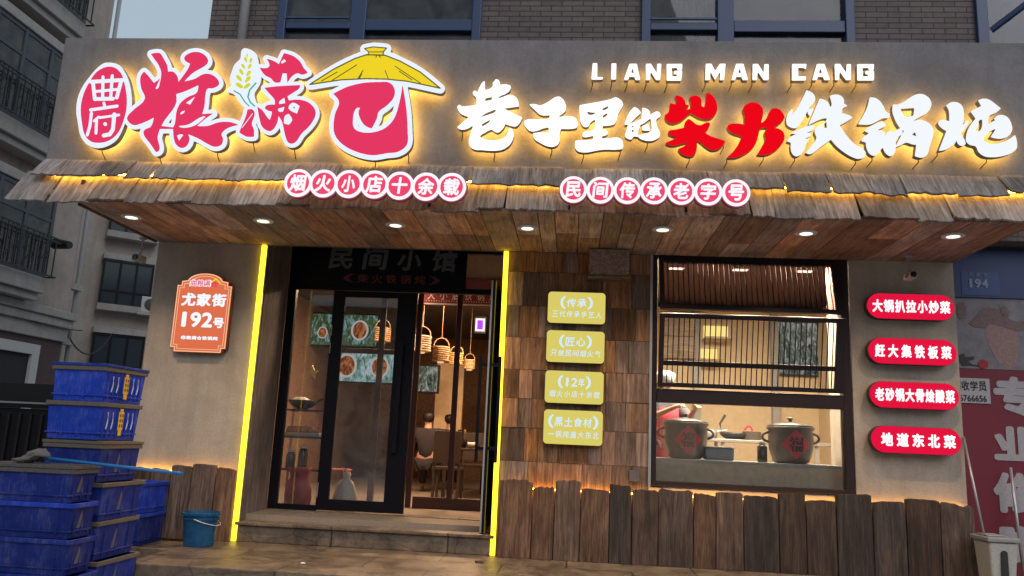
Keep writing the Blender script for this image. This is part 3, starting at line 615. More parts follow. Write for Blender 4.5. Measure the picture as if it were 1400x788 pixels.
# the logo: seal, 粮, wheat ear, 满, straw hat over 仓
LG = 'pink and white backlit logo pieces on the fascia'
seal_o = glyph(100, 80, 6.06, ["255,40 300,35 380,55 430,120 460,190 478,280 480,400 430,520 400,600 350,680 250,735 180,740 110,710 60,640 40,540 25,440 40,320 80,230 130,160 200,80"])
bx = seal_o[1]
def on(box, ox, oy, sc, adds, cuts=()):
    tr = lambda q: stroke(q[1]/sc+(ox, oy), q[2]/sc) if isinstance(q, tuple) else curved(q)/sc+np.array((ox, oy))
    return raster([tr(P(q) if isinstance(q, str) else q) for q in adds], [tr(P(q) if isinstance(q, str) else q) for q in cuts], box)
st = stroke
seal_chars = [st([(165, 200), (180, 335)], 32), st([(400, 185), (362, 325)], 32), st([(150, 195), (415, 180)], 32), st([(190, 275), (365, 258)], 24), st([(180, 338), (330, 335)], 32), st([(248, 155), (245, 330)], 27), st([(325, 145), (312, 325)], 27),
    st([(255, 370), (262, 395)], 24), st([(145, 428), (365, 396)], 27), st([(152, 455), (140, 560), (118, 635)], 27), st([(212, 485), (172, 520)], 20), st([(195, 510), (190, 620)], 26), st([(220, 492), (380, 470)], 22), st([(342, 465), (330, 590), (305, 630), (255, 640)], 34), st([(265, 543), (268, 547)], 30)]
seal_p = on(bx, 100, 80, 6.06, ["290,70 350,80 400,130 430,230 445,330 440,430 410,540 370,620 300,680 220,700 150,690 100,640 75,540 65,400 90,290 135,200 180,130 230,90"], seal_chars)
channel_letter(seal_o, 'sign_seal', 'oval pink seal with white characters 曲府 at the left end of the sign', 'sign emblem', 'outline', LG, 0, layers=('only', (seal_p, 'pinkface')))
G_liang = glyph(170, 60, 4.925, ["180,70 240,65 265,100 290,150 295,190 330,190 360,225 365,260 430,170 445,135 410,115 405,95 440,65 500,58 545,80 565,115 555,140 510,170 460,200 405,255 470,240 540,205 590,210 635,250 638,275 600,300 560,305 548,340 540,420 525,475 600,470 555,500 490,555 560,555 640,530 720,530 770,548 720,560 680,580 655,610 665,640 655,680 610,695 570,680 500,640 430,610 440,640 420,690 385,703 350,680 335,640 330,575 240,575 225,630 235,720 215,732 180,680 130,600 140,580 180,560 200,498 110,540 60,548 25,520 20,500 60,450 140,370 115,300 112,220 135,188 165,220 200,265 235,240 250,210 235,150 200,100"],
    ["250,555 270,520 350,400 350,340 400,325 500,280 490,330 430,360 380,400 355,450 340,545 330,565", "415,400 480,355 445,412", "380,465 410,450 400,470 378,478", "365,555 430,545 530,490 550,490 480,550 380,565", "355,620 380,610 400,615 370,655", "210,305 250,215 242,260 225,305"])
channel_letter(G_liang, 'sign_character', 'pink brush character 粮 with white outline, between the oval seal and the wheat ear', 'sign character', 'pinkface', LG, .002, backing=5.4)
wh = glyph(300, 60, 5.253, ["175,35 215,40 265,75 280,130 290,180 300,250 285,300 250,360 270,440 260,480 200,470 150,430 100,360 55,350 60,325 85,300 75,270 90,200 110,150 150,110 160,50"]); bx = wh[1]
def leafp(cx, cy, a, l=42, w_=24):
    an = math.radians(a); return np.array([(cx+math.cos(t)*l/2*math.cos(an)-math.sin(t)*w_/2*math.sin(an)*abs(math.sin(t/2)), cy+math.cos(t)*l/2*math.sin(an)+math.sin(t)*w_/2*math.cos(an)) for t in np.linspace(0, 2*math.pi, 20)[:-1]])
grains = [leafp(192, 120, 70), leafp(226, 125, 110), leafp(174, 165, 50), leafp(218, 165, 125), leafp(160, 205, 55, 50, 28), leafp(210, 215, 130, 50, 28), leafp(144, 250, 45, 58, 30), leafp(204, 258, 135, 58, 30), leafp(146, 302, 30, 62, 30), leafp(200, 305, 145, 58, 28), leafp(200, 90, 95, 34, 14)]
channel_letter(wh, 'sign_wheat_ear', 'glowing white wheat ear with yellow grains on the pink logo', 'sign emblem', 'outline', LG, .004, layers=('only', (on(bx, 300, 60, 5.253, grains), 'leafy'),
    (on(bx, 300, 60, 5.253, [st([(108, 342), (150, 365), (185, 420), (215, 450)], 9), st([(265, 285), (220, 335), (207, 385), (225, 425), (255, 450)], 10)]), 'leafteal')), pins=False)
G_man = glyph(300, 60, 5.253, ["290,175 350,175 362,160 340,110 400,130 430,150 465,70 530,90 580,130 610,180 638,210 600,225 560,215 520,240 490,285 485,215 455,215 440,280 400,280 370,250 330,230",
    "325,320 400,310 580,300 580,315 530,355 490,380 500,410 580,405 650,430 690,480 690,520 650,590 590,650 540,715 500,715 480,680 465,620 450,560 425,520 420,560 385,620 360,630 310,600 290,540 275,455 310,480 345,530 365,550 380,500 330,470 335,450 400,440 400,410 360,360",
    "205,475 240,475 255,500 235,580 250,620 250,670 200,670 145,640 160,600 190,530"],
    ["443,132 468,113 482,130 450,147", "335,480 380,490 365,540", "430,420 470,390 475,430 430,437", "420,470 470,455 460,490 430,490", "500,450 530,425 578,450 560,505 500,470", "472,520 500,505 525,550 500,585 465,575", st([(165, 605), (240, 505)], 7)])
channel_letter(G_man, 'sign_character', 'pink brush character 满 with white outline, between the wheat ear and straw hat', 'sign character', 'pinkface', LG, .006, backing=5.2)
hat_adds = ["60,290 200,200 330,135 400,112 510,115 600,150 720,215 840,312 760,295 640,270 520,258 400,255 250,262 150,275", "388,75 440,65 520,72 500,95 505,116 415,116 410,95"]
cang_adds = ["200,345 280,305 380,280 470,275 540,280 568,320 560,370 520,415 470,455 462,490 430,552 390,535 360,490 352,450 362,428 340,430 318,500 325,550 360,572 440,575 510,550 560,500 600,380 615,290 630,380 640,460 645,560 640,650 590,690 520,700 440,712 350,695 260,650 215,600 203,560 210,470 235,390"]
hc = glyph(410, 50, 4.376, hat_adds+cang_adds); bx = hc[1]
hat_m = on(bx, 410, 50, 4.376, hat_adds); cang_m = on(bx, 410, 50, 4.376, cang_adds)
hl = [st([(60, 290), (200, 200), (330, 135), (400, 112), (510, 115), (600, 150), (720, 215), (840, 312)], 7), st([(840, 312), (640, 270), (520, 258), (400, 255), (250, 262), (60, 290)], 7), st([(388, 75), (440, 65), (520, 72)], 6), st([(388, 75), (412, 95), (412, 114)], 6), st([(520, 72), (500, 95), (500, 114)], 6), st([(412, 95), (500, 95)], 5)]
hl += [st([p, q], 5) for p, q in (((130, 270), (225, 215)), ((195, 265), (342, 172)), ((350, 252), (380, 205)), ((358, 252), (372, 225)), ((530, 255), (510, 205)), ((595, 210), (672, 262)), ((570, 180), (722, 282)), ((455, 130), (462, 112)), ((485, 130), (470, 112)))]
hat_base = dilate(hat_m, 6.5) | dilate(cang_m, 6.2)
channel_letter((hat_base, bx), 'sign_character', 'pink character 仓 under a yellow straw hat, the largest piece of the logo', 'sign character', 'outline', LG, 0, layers=('only', (hat_m, 'hat'), (cang_m, 'pinkface'), (on(bx, 410, 50, 4.376, hl), 'hatline')))

# ---------------------------------------------------------------- the two rows of joined discs before the shingles
def disc_row(chars, cs, r, Y, label):
    pts = [at(x, y, Y) for x, y in cs]; c0 = sum(pts, Vector())/len(pts); sc = (pts[-1].x-pts[0].x)/math.dist(cs[-1], cs[0])
    o = thing('disc_sign', label, 'sign', (c0.x, Y+.05, c0.z), 'rows of pink round character signs')
    for i, (ch, p) in enumerate(zip(chars, pts)):
        R_ = r*sc; d = i % 2*.003
        k = MB().lathe((p.x, Y+.0165+d*.3, p.z), [(R_*.97, -.065), (R_*1.03, -.05), (R_*1.03, -.002)], 36, 'y').build('disc', MT['discedge'], o)
        link('ring', slab([circ(p.x, p.z, R_*.965), circ(p.x, p.z, R_*.76)], Y-d, .012), MT['discring'], k)
        link('disc_face', slab([circ(p.x, p.z, R_*.758)], Y+.003-d, .010), MT['discpink'], k)
        h = R_*.58
        link('lettering', text_mesh(ch, p.x-h*(.8 if ch == '小' else .92), p.x+h*(.8 if ch == '小' else .92), p.z-h, p.z+h, Y-.004-d, .006, .034, .15), MT['discring'], k)
    br = MB(); br.box(pts[0].x, pts[-1].x, Y+.075, Y+.09, c0.z-.01, c0.z+.01)
    for q in (pts[1], pts[-2]): br.bar((q.x, Y+.08, q.z), (q.x, -1.48, q.z+.05), .02)
    br.build('bracket', MT['dark'], o)
f1 = lambda x, y: (380+x/5.385, 225+y/5.385); f2 = lambda x, y: (760+x/5.09, 235+y/5.09)
disc_row('烟火小店十余载', [f1(*p) for p in ((147, 135), (335, 140), (520, 143), (710, 147), (895, 155), (1090, 163), (1278, 165))], 20.2, -1.72, 'row of seven pink discs reading 烟火小店十余载 below the straw hat logo')
disc_row('民间传承老字号', [f2(*p) for p in ((122, 122), (310, 128), (497, 130), (683, 132), (873, 135), (1060, 140), (1255, 145))], 19.8, -1.72, 'row of seven pink discs reading 民间传承老字号 below the white characters')

# ---------------------------------------------------------------- downlights, neon tubes, LED strips
dl = ['beyond the orange plaque at the far left end', 'over the left yellow neon tube', 'over the entrance doors', 'beside the right yellow neon tube', 'above the left edge of the kitchen window', 'above the right half of the kitchen window', 'above the red pill signs']
for i, p in enumerate([(180, 296), (360, 301), (541, 307), (721, 311), (906, 313), (1102, 318), (1303, 322)]):
    d = ray(*p); q = CAM+d*((SZ-CAM.z)/d.z); x, y = q.x, q.y
    o = thing('downlight', 'lit round soffit downlight '+dl[i], 'ceiling light', (x, y, SZ), 'downlights in the canopy soffit')
    MB().lathe((x, y, SZ-.014), [(.080, .0), (.095, .0), (.10, .006), (.10, .014), (.062, .014)], 28).build('trim_ring', MT['white'], o)
    MB().lathe((x, y, SZ-.018), [(.045, 0), (.058, .003), (.058, .005)], 28).build('diffuser', MT['downl'], o)
    L = bpy.data.lights.new('downlight_beam', 'SPOT'); L.energy = 95; L.spot_size = math.radians(125); L.spot_blend = .9; L.shadow_soft_size = .05; L.color = (1, .68, .38)
    lo = bpy.data.objects.new('downlight_beam', L); COL.objects.link(lo); lo.parent = o; lo.location = (0, 0, -.03)
for x, lb, zt, zb in ((-3.425, 'left upright yellow neon tube beside the orange plaque wall', SZ-.01, .0), (-.745, 'right upright yellow neon tube between the doors and wood cladding', SZ-.01, .0)):
    o = thing('neon_tube', lb, 'light tube', (x, -.03, 0), 'upright yellow neon tubes framing the entrance')
    MB().box(x-.024, x+.024, -.040, -.006, zb+.005, zt).build('diffuser', MT['neon'], o, .004)
    MB().box(x-.028, x+.028, -.005, .02, zb+.003, zt).build('channel', MT['steel'], o)

# ---------------------------------------------------------------- plank skirting
def skirting(label, data, x1, zs=0):
    o = thing('plank_skirting', label, 'wood skirting', ((data[0][0]+x1)/2, -.075, zs))
    for i, (x, zt) in enumerate(data):
        e = data[i+1][0] if i+1 < len(data) else x1
        n = 9; vs = []; yb, yf = -.045-random.uniform(0, .012), -.098-random.uniform(0, .016); tl = random.uniform(-.012, .012); lean = random.uniform(-.006, .006)
        rough = random.choice((.003, .006, .014)); pr = random.uniform(-.01, .01)
        for k in range(n+1):
            f = k/n; xx = x+.004+(e-x-.008)*f; rr = -.012*(1 if k in (0, n) else 0)
            zz = zt+tl*(f-.5)*2+random.uniform(-rough, rough)+rr
            vs += [(xx, yb, zs), (xx, yf, zs), (xx+lean, yb, zz), (xx+lean, yf+(.004 if k in (0, n) else 0), zz)]
        fs = []
        for k in range(n): a = 4*k; b_ = a+4; fs += [(a+1, b_+1, b_+3, a+3), (a, a+2, b_+2, b_), (a+2, a+3, b_+3, b_+2), (a, b_, b_+1, a+1)]
        fs += [(0, 1, 3, 2), (4*n, 4*n+2, 4*n+3, 4*n+1)]
        MB().add(vs, fs).build('plank', MT['plank'], o, .004, seg=1)
    MB().box(data[0][0]+.05, x1-.05, -.042, -.028, zs+.668, zs+.681).build('led_strip', MT['ledbase'], o)
    return o
skirting('dark upright planks along the wall below the kitchen window', [(-.70, .755), (-.36, .70), (-.14, .775), (.12, .70), (.41, .755), (.63, .72), (.89, .735), (1.23, .705), (1.45, .735), (1.72, .715), (2.06, .755), (2.32, .70), (2.61, .775), (2.95, .72), (3.26, .76), (3.58, .725)], 3.90)
skirting('brown upright planks below the orange plaque, behind the bucket', [(-4.62, .70), (-4.36, .69), (-4.14, .735), (-3.92, .76), (-3.66, .73)], -3.45)

# ---------------------------------------------------------------- entrance doors
YD = .75; ZH = 3.339
ed = thing('entrance_door', 'black framed glass entrance with one leaf shut and one open', 'door', (-2.1, YD, .2))
def xd(px, y=553): return at(px, y, YD).x
xa, xb, xc, xe = -3.40, xd(390), xd(443), xd(460); xg, xh = xd(534), xd(561); xr = -.83
zg0 = .30; zh0 = at(470, 397, YD).z
fr = MB(); fr.box(xa, xb, YD, YD+.08, .27, ZH); fr.box(xr, -.735, YD, YD+.08, .27, ZH); fr.box(xb, xr, YD, YD+.08, zh0, zh0+.06); fr.box(xb, xc, YD+.005, YD+.075, .27, .33); fr.box(xb, xr, YD, YD+.08, ZH-.05, ZH)
fr.build('door_frame', MT['black'], ed, .004)
MB().box(xb, xc, YD+.035, YD+.043, .33, zh0).build('side_pane', MT['glass'], ed)
x_tl, x_tr = xd(405, 370), xd(638, 370)
hp = MB().box(x_tl, x_tr, YD-.02, YD+.02, zh0+.06, ZH-.051).build('header_board', MT['black'], ed, .004)
zc = at(520, 356, YD).z
word('lettering', '民间小馆', xd(444, 356), xd(632, 356), at(520, 370, YD).z, at(520, 341, YD).z, YD-.026, MT['headtext'], hp, .30, .03, .2)
word('lettering', '(柴火铁锅炖)', xd(468, 382), xd(604, 382), at(520, 388, YD).z, at(520, 376, YD).z, YD-.026, MT['headred'], hp, .25, .02)
MB().box(xb, x_tl, YD+.035, YD+.043, zh0+.06, ZH-.05).box(x_tr, xr, YD+.035, YD+.043, zh0+.06, ZH-.05).build('transom_pane', MT['glass'], ed)
lf = MB(); zb = .285; zt_ = zh0-.01
lf.box(xc+.005, xe, YD-.01, YD+.035, zb, zt_); lf.box(xg, xh, YD-.01, YD+.035, zb, zt_); lf.box(xe, xg, YD-.01, YD+.035, zb, zb+.12); lf.box(xe, xg, YD-.01, YD+.035, zt_-.07, zt_)
leaf = lf.build('door_leaf', MT['black'], ed, .004)
MB().box(xe, xg, YD+.008, YD+.016, zb+.12, zt_-.07).build('glass_pane', MT['glass'], leaf)
hx = (xg+xh)/2-.03
MB().box(hx-.03, hx+.03, YD-.075, YD-.045, at(545, 620, YD).z, at(545, 470, YD).z).box(hx-.012, hx+.012, YD-.045, YD-.01, 1.0, 1.04).box(hx-.012, hx+.012, YD-.045, YD-.01, 1.7, 1.74).build('pull_handle', MT['black'], leaf, .004)
MB().box(xc+.012, xc+.02, YD-.016, YD-.01, .42, .58).box(xc+.012, xc+.02, YD-.016, YD-.01, 2.05, 2.17).box(xc+.012, xc+.02, YD-.016, YD-.01, 2.26, 2.38).build('hinge', MT['steel'], leaf)
# the right leaf stands open, seen edge on
lo_ = MB(); ox = -.845; y0, y1 = -.20, YD-.03
lo_.box(ox-.022, ox+.022, y0, y0+.09, .225, zt_); lo_.box(ox-.022, ox+.022, y1-.08, y1, .225, zt_); lo_.box(ox-.022, ox+.022, y0+.09, y1-.08, .225, .34); lo_.box(ox-.022, ox+.022, y0+.09, y1-.08, zt_-.08, zt_)
leaf2 = lo_.build('door_leaf', MT['black'], ed, .004); leaf2['label'] = 'open black door leaf seen edge on'
MB().box(ox-.004, ox+.004, y0+.09, y1-.08, .34, zt_-.08).build('glass_pane', MT['glass'], leaf2)
hb = MB()
for s in (-1, 1):
    hb.box(ox+s*.10-.015, ox+s*.10+.015, y0+.02, y0+.06, at(652, 632, y0).z, at(652, 486, y0).z)
    for zz in (at(652, 615, y0).z, at(652, 500, y0).z): hb.box(min(ox+s*.022, ox+s*.10), max(ox+s*.022, ox+s*.10), y0+.028, y0+.052, zz, zz+.035)
hb.build('pull_handle', MT['black'], leaf2, .003)
MB().box(ox-.023, ox-.006, y0-.003, y0, .235, zt_-.01).build('edge_seal', MT['steel'], leaf2)

# ---------------------------------------------------------------- inside the dining room
YI = 1.85
iv = thing('inner_door_screen', 'dark red framed inner glass doors behind the entrance', 'door', (-2, YI, Fl))
m_ = MB()
for px_, wd in ((515, .075), (566, .07), (621, .07)):
    X = at(px_, 550, YI).x; m_.box(X-wd/2, X+wd/2, YI, YI+.05, Fl, 3.3)
xL, xR = at(452, 550, YI).x, at(664, 550, YI).x
m_.box(xL-.05, xL, YI, YI+.05, Fl, 3.3); m_.box(xL, at(569, 550, YI).x-.03, YI+.002, YI+.048, at(490, 480, YI).z-.03, at(490, 480, YI).z+.03)
m_.box(at(569, 550, YI).x+.03, xR, YI+.002, YI+.048, Fl, Fl+.14)
m_.build('frame', MT['darkred'], iv, .004)
bn = thing('banner', 'maroon banner with white writing above the inner doors', 'banner', (-1.3, YI+.6, 2.9))
b0, b1 = at(563, 400, YI+.6), at(672, 420, YI+.6)
MB().box(b0.x, b1.x+.3, YI+.6, YI+.62, b1.z, b0.z+.75).build('cloth', MT['banner'], bn)
word('lettering', '烟火小店铁锅炖', b0.x+.02, b1.x+.1, b0.z-.09, b0.z+.06, YI+.597, MT['bannertext'], bn, .4)
MB().box(b0.x, b1.x+.3, YI+.594, YI+.598, b1.z+.01, b1.z+.03).build('fringe', MT['bannertext'], bn)
dts = MB()
for k in range(46): dts.box(b0.x+k*.035, b0.x+k*.035+.012, YI+.594, YI+.598, b1.z+.055, b1.z+.068)
dts.build('dots', MT['bannertext'], bn)
def menu_box(name, label, p0, p1, Y, mat, dishes):
    a, b = at(*p0, Y), at(*p1, Y); o = thing(name, label, 'light box', ((a.x+b.x)/2, Y, b.z), 'lit food picture boxes in the dining room')
    MB().box(a.x-.03, b.x+.03, Y+.002, Y+.08, b.z-.03, a.z+.03).build('box_frame', MT['black'], o)
    MB().box(a.x, b.x, Y-.004, Y+.001, b.z, a.z).build('picture', MT[mat], o)
    for i, (x, y, r, rot) in enumerate(dishes):
        c = at(x, y, Y); e = at(x+r, y, Y).x-c.x
        link('plate_picture', slab([[(c.x+(q[0])*1.0, c.z+q[1]*1.15) for q in circ(0, 0, e, 28)]], Y-.008, .003), MT['dishrim'], o)
        link('dish_picture', slab([[(c.x+(q[0])*.78, c.z+q[1]*.95) for q in circ(0, 0, e, 28)]], Y-.011, .003), MT['dish'], o)
menu_box('menu_light_box', 'upper lit menu picture with dark food behind the shut door leaf', (428, 429), (514, 474), 5.0, 'screen1', [(492, 452, 12, 0), (441, 455, 7, 0)])
menu_box('menu_light_box', 'lower lit menu picture of two plates behind the shut door leaf', (466, 481), (541, 524), 5.0, 'screen2', [(474, 500, 14, 0), (519, 502, 13, 0)])
menu_box('menu_light_box', 'lit picture of green leaves below the bamboo lanterns', (556, 500), (597, 536), 5.4, 'paint', [])
o = thing('led_sign', 'small purple lit square sign near the open door leaf', 'sign', at(655, 443, 4.4)); a, b = at(649, 433, 4.4), at(664, 456, 4.4)
MB().box(a.x, b.x, 4.40, 4.46, b.z, a.z).build('housing', MT['black'], o); MB().box(a.x+.02, b.x-.02, 4.392, 4.398, b.z+.03, a.z-.03).build('border', MT['whiteled'], o); MB().box(a.x+.05, b.x-.05, 4.388, 4.391, b.z+.06, a.z-.06).build('screen', MT['purple'], o)
a, b = at(598, 496, 6.2), at(632, 552, 6.2)
tag(MB().box(a.x, b.x, 6.2, 6.3, 1.0, a.z).build('wall_panel', MT['cream'], None), 'cream wall panel behind the bamboo lanterns', 'wall panel')
lan = [((577, 470), .15, 'partly hidden by the dark red mullion'), ((603, 484), .14, 'with a round handle, between the two mullions'), ((624, 491), .12, 'just right of the second mullion'), ((642, 498), .10, 'nearest the open door leaf'), ((523, 458), .14, 'behind the shut door leaf')]
for i, (p, r, lb) in enumerate(lan):
    Y = (3.0, 3.2, 3.7, 4.4, 3.4)[i]; r *= .9; c = at(*p, Y); h = r*1.7
    o = thing('bamboo_lantern', 'woven bamboo steamer lantern '+lb, 'lantern', (c.x, Y, c.z-h/2), 'bamboo lanterns hanging in the dining room')
    sh = MB(); n = 7
    for k in range(n): z0 = c.z-h/2+h*k/n; sh.lathe((c.x, Y, z0), [(r*.93, 0), (r, .008), (r, h/n-.010), (r*.93, h/n-.004)], 22)
    sh.build('shade', MT['bamboo'], o)
    MB().tube([(c.x+r*math.cos(t)*.9, Y, c.z+h/2+r*1.0*math.sin(t)) for t in np.linspace(0, math.pi, 12)], .006, 6).tube([(c.x, Y, c.z+h/2+r*.99), (c.x, Y, 3.3)], .004, 6).build('handle', MT['bamboo'], o)
    MB().lathe((c.x, Y, c.z-h/2-.012), [(.01, -.02), (.05, -.012), (.05, 0.004)], 16).build('bulb', MT['bulb'], o)
def lamp(name, x, y, z, e, size, col=(1, .74, .48), sy=None):
    L = bpy.data.lights.new(name, 'AREA'); L.energy = e; L.size = size; L.shape = 'RECTANGLE'; L.size_y = sy or size; L.color = col; lo = bpy.data.objects.new(name, L); COL.objects.link(lo); lo.location = (x, y, z); return lo
cl_ = [(-2.6, 2.5, 'over the vestibule'), (-1.3, 3.3, 'over the near dining table')]  # lamps added out of view to light the dining room
for x, y, lb in cl_:
    o = thing('added_lamp', 'added unseen square ceiling lamp '+lb, 'ceiling light', (x, y, 3.3)); MB().box(x-.3, x+.3, y-.3, y+.3, 3.26, 3.315).build('housing', MT['white'], o); MB().box(x-.27, x+.27, y-.27, y+.27, 3.25, 3.258).build('diffuser', MT['tube'], o)
    l = lamp('lamp_light', 0, 0, -.07, 135, .5, (1, .62, .36)); l.parent = o
# tables and chairs in the dining room
def table(x, y, label):
    o = thing('dining_table', label, 'table', (x, y, Fl), 'dining tables')
    MB().box(x-.35, x+.35, y-.5, y+.5, Fl+.70, Fl+.74).build('tabletop', MT['chair'], o, .006)
    for sx in (-1, 1):
        for sy in (-1, 1): MB().box(x+sx*.31-.025, x+sx*.31+.025, y+sy*.45-.025, y+sy*.45+.025, Fl, Fl+.70).build('leg', MT['chair'], o)
def chair(x, y, face, label):
    o = thing('dining_chair', label, 'chair', (x, y, Fl), 'dark dining chairs')
    MB().box(x-.21, x+.21, y-.21, y+.21, Fl+.43, Fl+.47).build('seat', MT['chair'], o, .006)
    MB().box(x-.2, x+.2, y-face*.21-.012, y-face*.21+.012, Fl+.52, Fl+.98).build('backrest', MT['chair'], o, .006)
    for sx in (-1, 1):
        for sy in (-1, 1): MB().box(x+sx*.18-.02, x+sx*.18+.02, y+sy*.18-.02, y+sy*.18+.02, Fl, Fl+(.52 if sy == -face else .43)).build('leg', MT['chair'], o)
table(-1.55, 4.2, 'near dark dining table behind the inner glass doors'); table(-1.0, 6.2, 'far dark dining table below the cream panel')
for x, y, f, lb in ((-1.75, 3.4, 1, 'dark dining chair in front of the near table'), (-1.6, 5.1, -1, 'dark dining chair on the far side of the near table'), (-1.15, 5.45, 1, 'dark dining chair in front of the far table'), (-.85, 3.6, 1, 'dark dining chair nearest the open door leaf')): chair(x, y, f, lb)
for k, (x, y, lb) in enumerate(((-1.62, 4.0, 'near'), (-1.05, 6.05, 'far'))):
    for j, dx in enumerate((-.12, .02, .14)):
        kind = ('green bottle', 'brown bottle', 'stack of white bowls')[j]; o = thing(('bottle', 'bottle', 'bowl_stack')[j], kind+' standing on the %s dining table' % lb, ('bottle', 'bottle', 'bowls')[j], (x+dx, y-.1*j, Fl+.741))
        pr = [(.035, .001), (.036, .16), (.014, .2), (.014, .25)] if j < 2 else [(.03, .001), (.06, .04), (.062, .09), (.05, .088)]
        MB().lathe((x+dx, y-.1*j, Fl+.741), pr, 16).build(('glass_body', 'glass_body', 'bowl')[j], (MT['leaf'], MT['chair'], MT['white'])[j], o, smooth=True)
        if j < 2: MB().lathe((x+dx, y-.1*j, Fl+.741+.251), [(.016, 0), (.016, .02)], 12).build('cap', MT['gold'], o)
# shelf unit, star and goods in the left side pane
YS = 1.15
a, b = at(386, 596, YS), at(440, 604, YS)
o = thing('storage_rack', 'dark storage rack behind the narrow left glass pane', 'rack', ((a.x+b.x)/2, YS, Fl)); m_ = MB()
for X in (a.x-.02, b.x+.02):
    for yy in (YS-.02, YS+.38): m_.box(X-.015, X+.015, yy-.015, yy+.015, Fl, 1.52)
m_.build('post', MT['steel'], o)
MB().box(a.x, b.x, YS-.03, YS+.4, a.z-.02, a.z).box(a.x, b.x, YS-.03, YS+.4, Fl+.42, Fl+.44).box(a.x, b.x, YS-.03, YS+.4, 1.38, 1.40).build('shelf', MT['dark'], o)
o = thing('food_tray', 'steel tray of golden buns on the rack behind the left pane', 'tray', ((a.x+b.x)/2, YS+.12, a.z)); MB().box(a.x+.02, b.x-.04, YS, YS+.3, a.z+.002, a.z+.05).build('tray', MT['steel'], o, .008)
bu = MB()
for k in range(12): bu.lathe((a.x+.07+(k % 4)*.085, YS+.06+(k//4)*.09, a.z+.05), [(.01, 0), (.045, .0), (.05, .03), (.035, .065), (.005, .075)], 12)
bu.build('bun', plain('bun_crust', (.45, .22, .07), .6), o, smooth=True)
c = at(412, 555, YS+.1); o = thing('wok_pan', 'dark iron wok with a pale cloth on the rack top shelf', 'pan', (c.x, YS+.15, 1.401))
MB().lathe((c.x, YS+.15, 1.402), [(.05, 0), (.14, .05), (.19, .11), (.185, .112), (.13, .06), (.03, .02)], 24).build('bowl', MT['wok'], o, smooth=True)
MB().tube([(c.x+.15, YS+.15, 1.49), (c.x+.27, YS+.12, 1.55)], .013, 8).build('handle', MT['wok'], o)
MB().lathe((c.x-.02, YS+.12, 1.48), [(.13, 0), (.12, .04), (.06, .07), (.01, .075)], 9).build('cloth', MT['white'], o)
for k in range(2):
    X = a.x+.10+.15*k; o = thing('jar', ('shorter', 'taller')[k]+' dark glass jar on the low shelf of the rack', 'jar', (X, YS+.08, Fl+.44), 'jars on the rack')
    MB().lathe((X, YS+.08, Fl+.44), [(.05, .001), (.055, .02), (.055, .16+.05*k), (.035, .19+.05*k)], 18).build('body', MT['lens'], o, smooth=True); MB().lathe((X, YS+.08, Fl+.631+.05*k), [(.04, 0), (.04, .03)], 18).build('lid', MT['white'], o)
c = at(427, 510, YD+.12); pts = [(c.x+math.cos(math.pi/2+k*math.pi/5)*(.09 if k % 2 == 0 else .038), c.z+math.sin(math.pi/2+k*math.pi/5)*(.09 if k % 2 == 0 else .038)) for k in range(10)]
tag(link('star_ornament', slab([pts], YD+.10, .015), MT['gold']), 'gold star ornament hanging behind the narrow left glass pane', 'ornament')
def blob(c, rx, ry, h, seed, n=22, rings=12, neck=.18):
    rnd = random.Random(seed); ph = [rnd.uniform(0, 6) for _ in range(6)]; vs = []; fs = []
    for i in range(rings+1):
        t = i/rings; r = (math.sin(math.pi*min(t*.93+.12, 1))**.55)*(1-.25*t) if t < .8 else neck*(1+.5*(t-.8)*5)
        for k in range(n):
            a = 2*math.pi*k/n; w_ = 1+.07*math.sin(3*a+ph[0]+3*t)+.05*math.sin(7*a+ph[1])+.04*math.sin(11*a+ph[2]-8*t)
            vs.append((c[0]+rx*r*w_*math.cos(a), c[1]+ry*r*w_*math.sin(a), c[2]+h*t+.01*math.sin(5*a+ph[3]) if i else c[2]))
    for i in range(rings):
        for k in range(n): fs.append((i*n+k, i*n+(k+1) % n, (i+1)*n+(k+1) % n, (i+1)*n+k))
    fs += [tuple(range(n))[::-1], tuple(rings*n+k for k in range(n))]; return MB().add(vs, fs)
c = at(405, 690, .98); tag(blob((c.x, 1.02, Fl), .17, .14, at(405, 640, 1.0).z-Fl, 3, neck=.55).build('mesh_bag', MT['redbag'], None, smooth=True), 'red mesh bag of onions on the floor behind the left pane', 'bag')
c = at(470, 684, 1.1); bg_ = thing('plastic_bag', 'white plastic bag standing behind the shut door leaf', 'bag', (c.x, 1.15, Fl)); blob((c.x, 1.15, Fl), .15, .13, .42, 8, neck=.22).build('bag_body', MT['whitebag'], bg_, smooth=True)
MB().tube([(c.x-.03, 1.15, Fl+.40), (c.x-.06, 1.15, Fl+.48), (c.x-.01, 1.15, Fl+.46), (c.x+.0, 1.15, Fl+.40)], .012, 6).build('handle', MT['whitebag'], bg_)
c = at(462, 636, 1.5); o = thing('stool', 'low orange plastic stool behind the white bag', 'stool', (c.x, 1.5, Fl)); MB().box(c.x-.15, c.x+.15, 1.36, 1.64, Fl+.42, Fl+.45).build('seat', MT['orange'], o, .01)
for sx in (-1, 1):
    for sy in (-1, 1): MB().bar((c.x+sx*.14, 1.5+sy*.13, Fl), (c.x+sx*.11, 1.5+sy*.1, Fl+.42), .03).build('leg', MT['orange'], o)

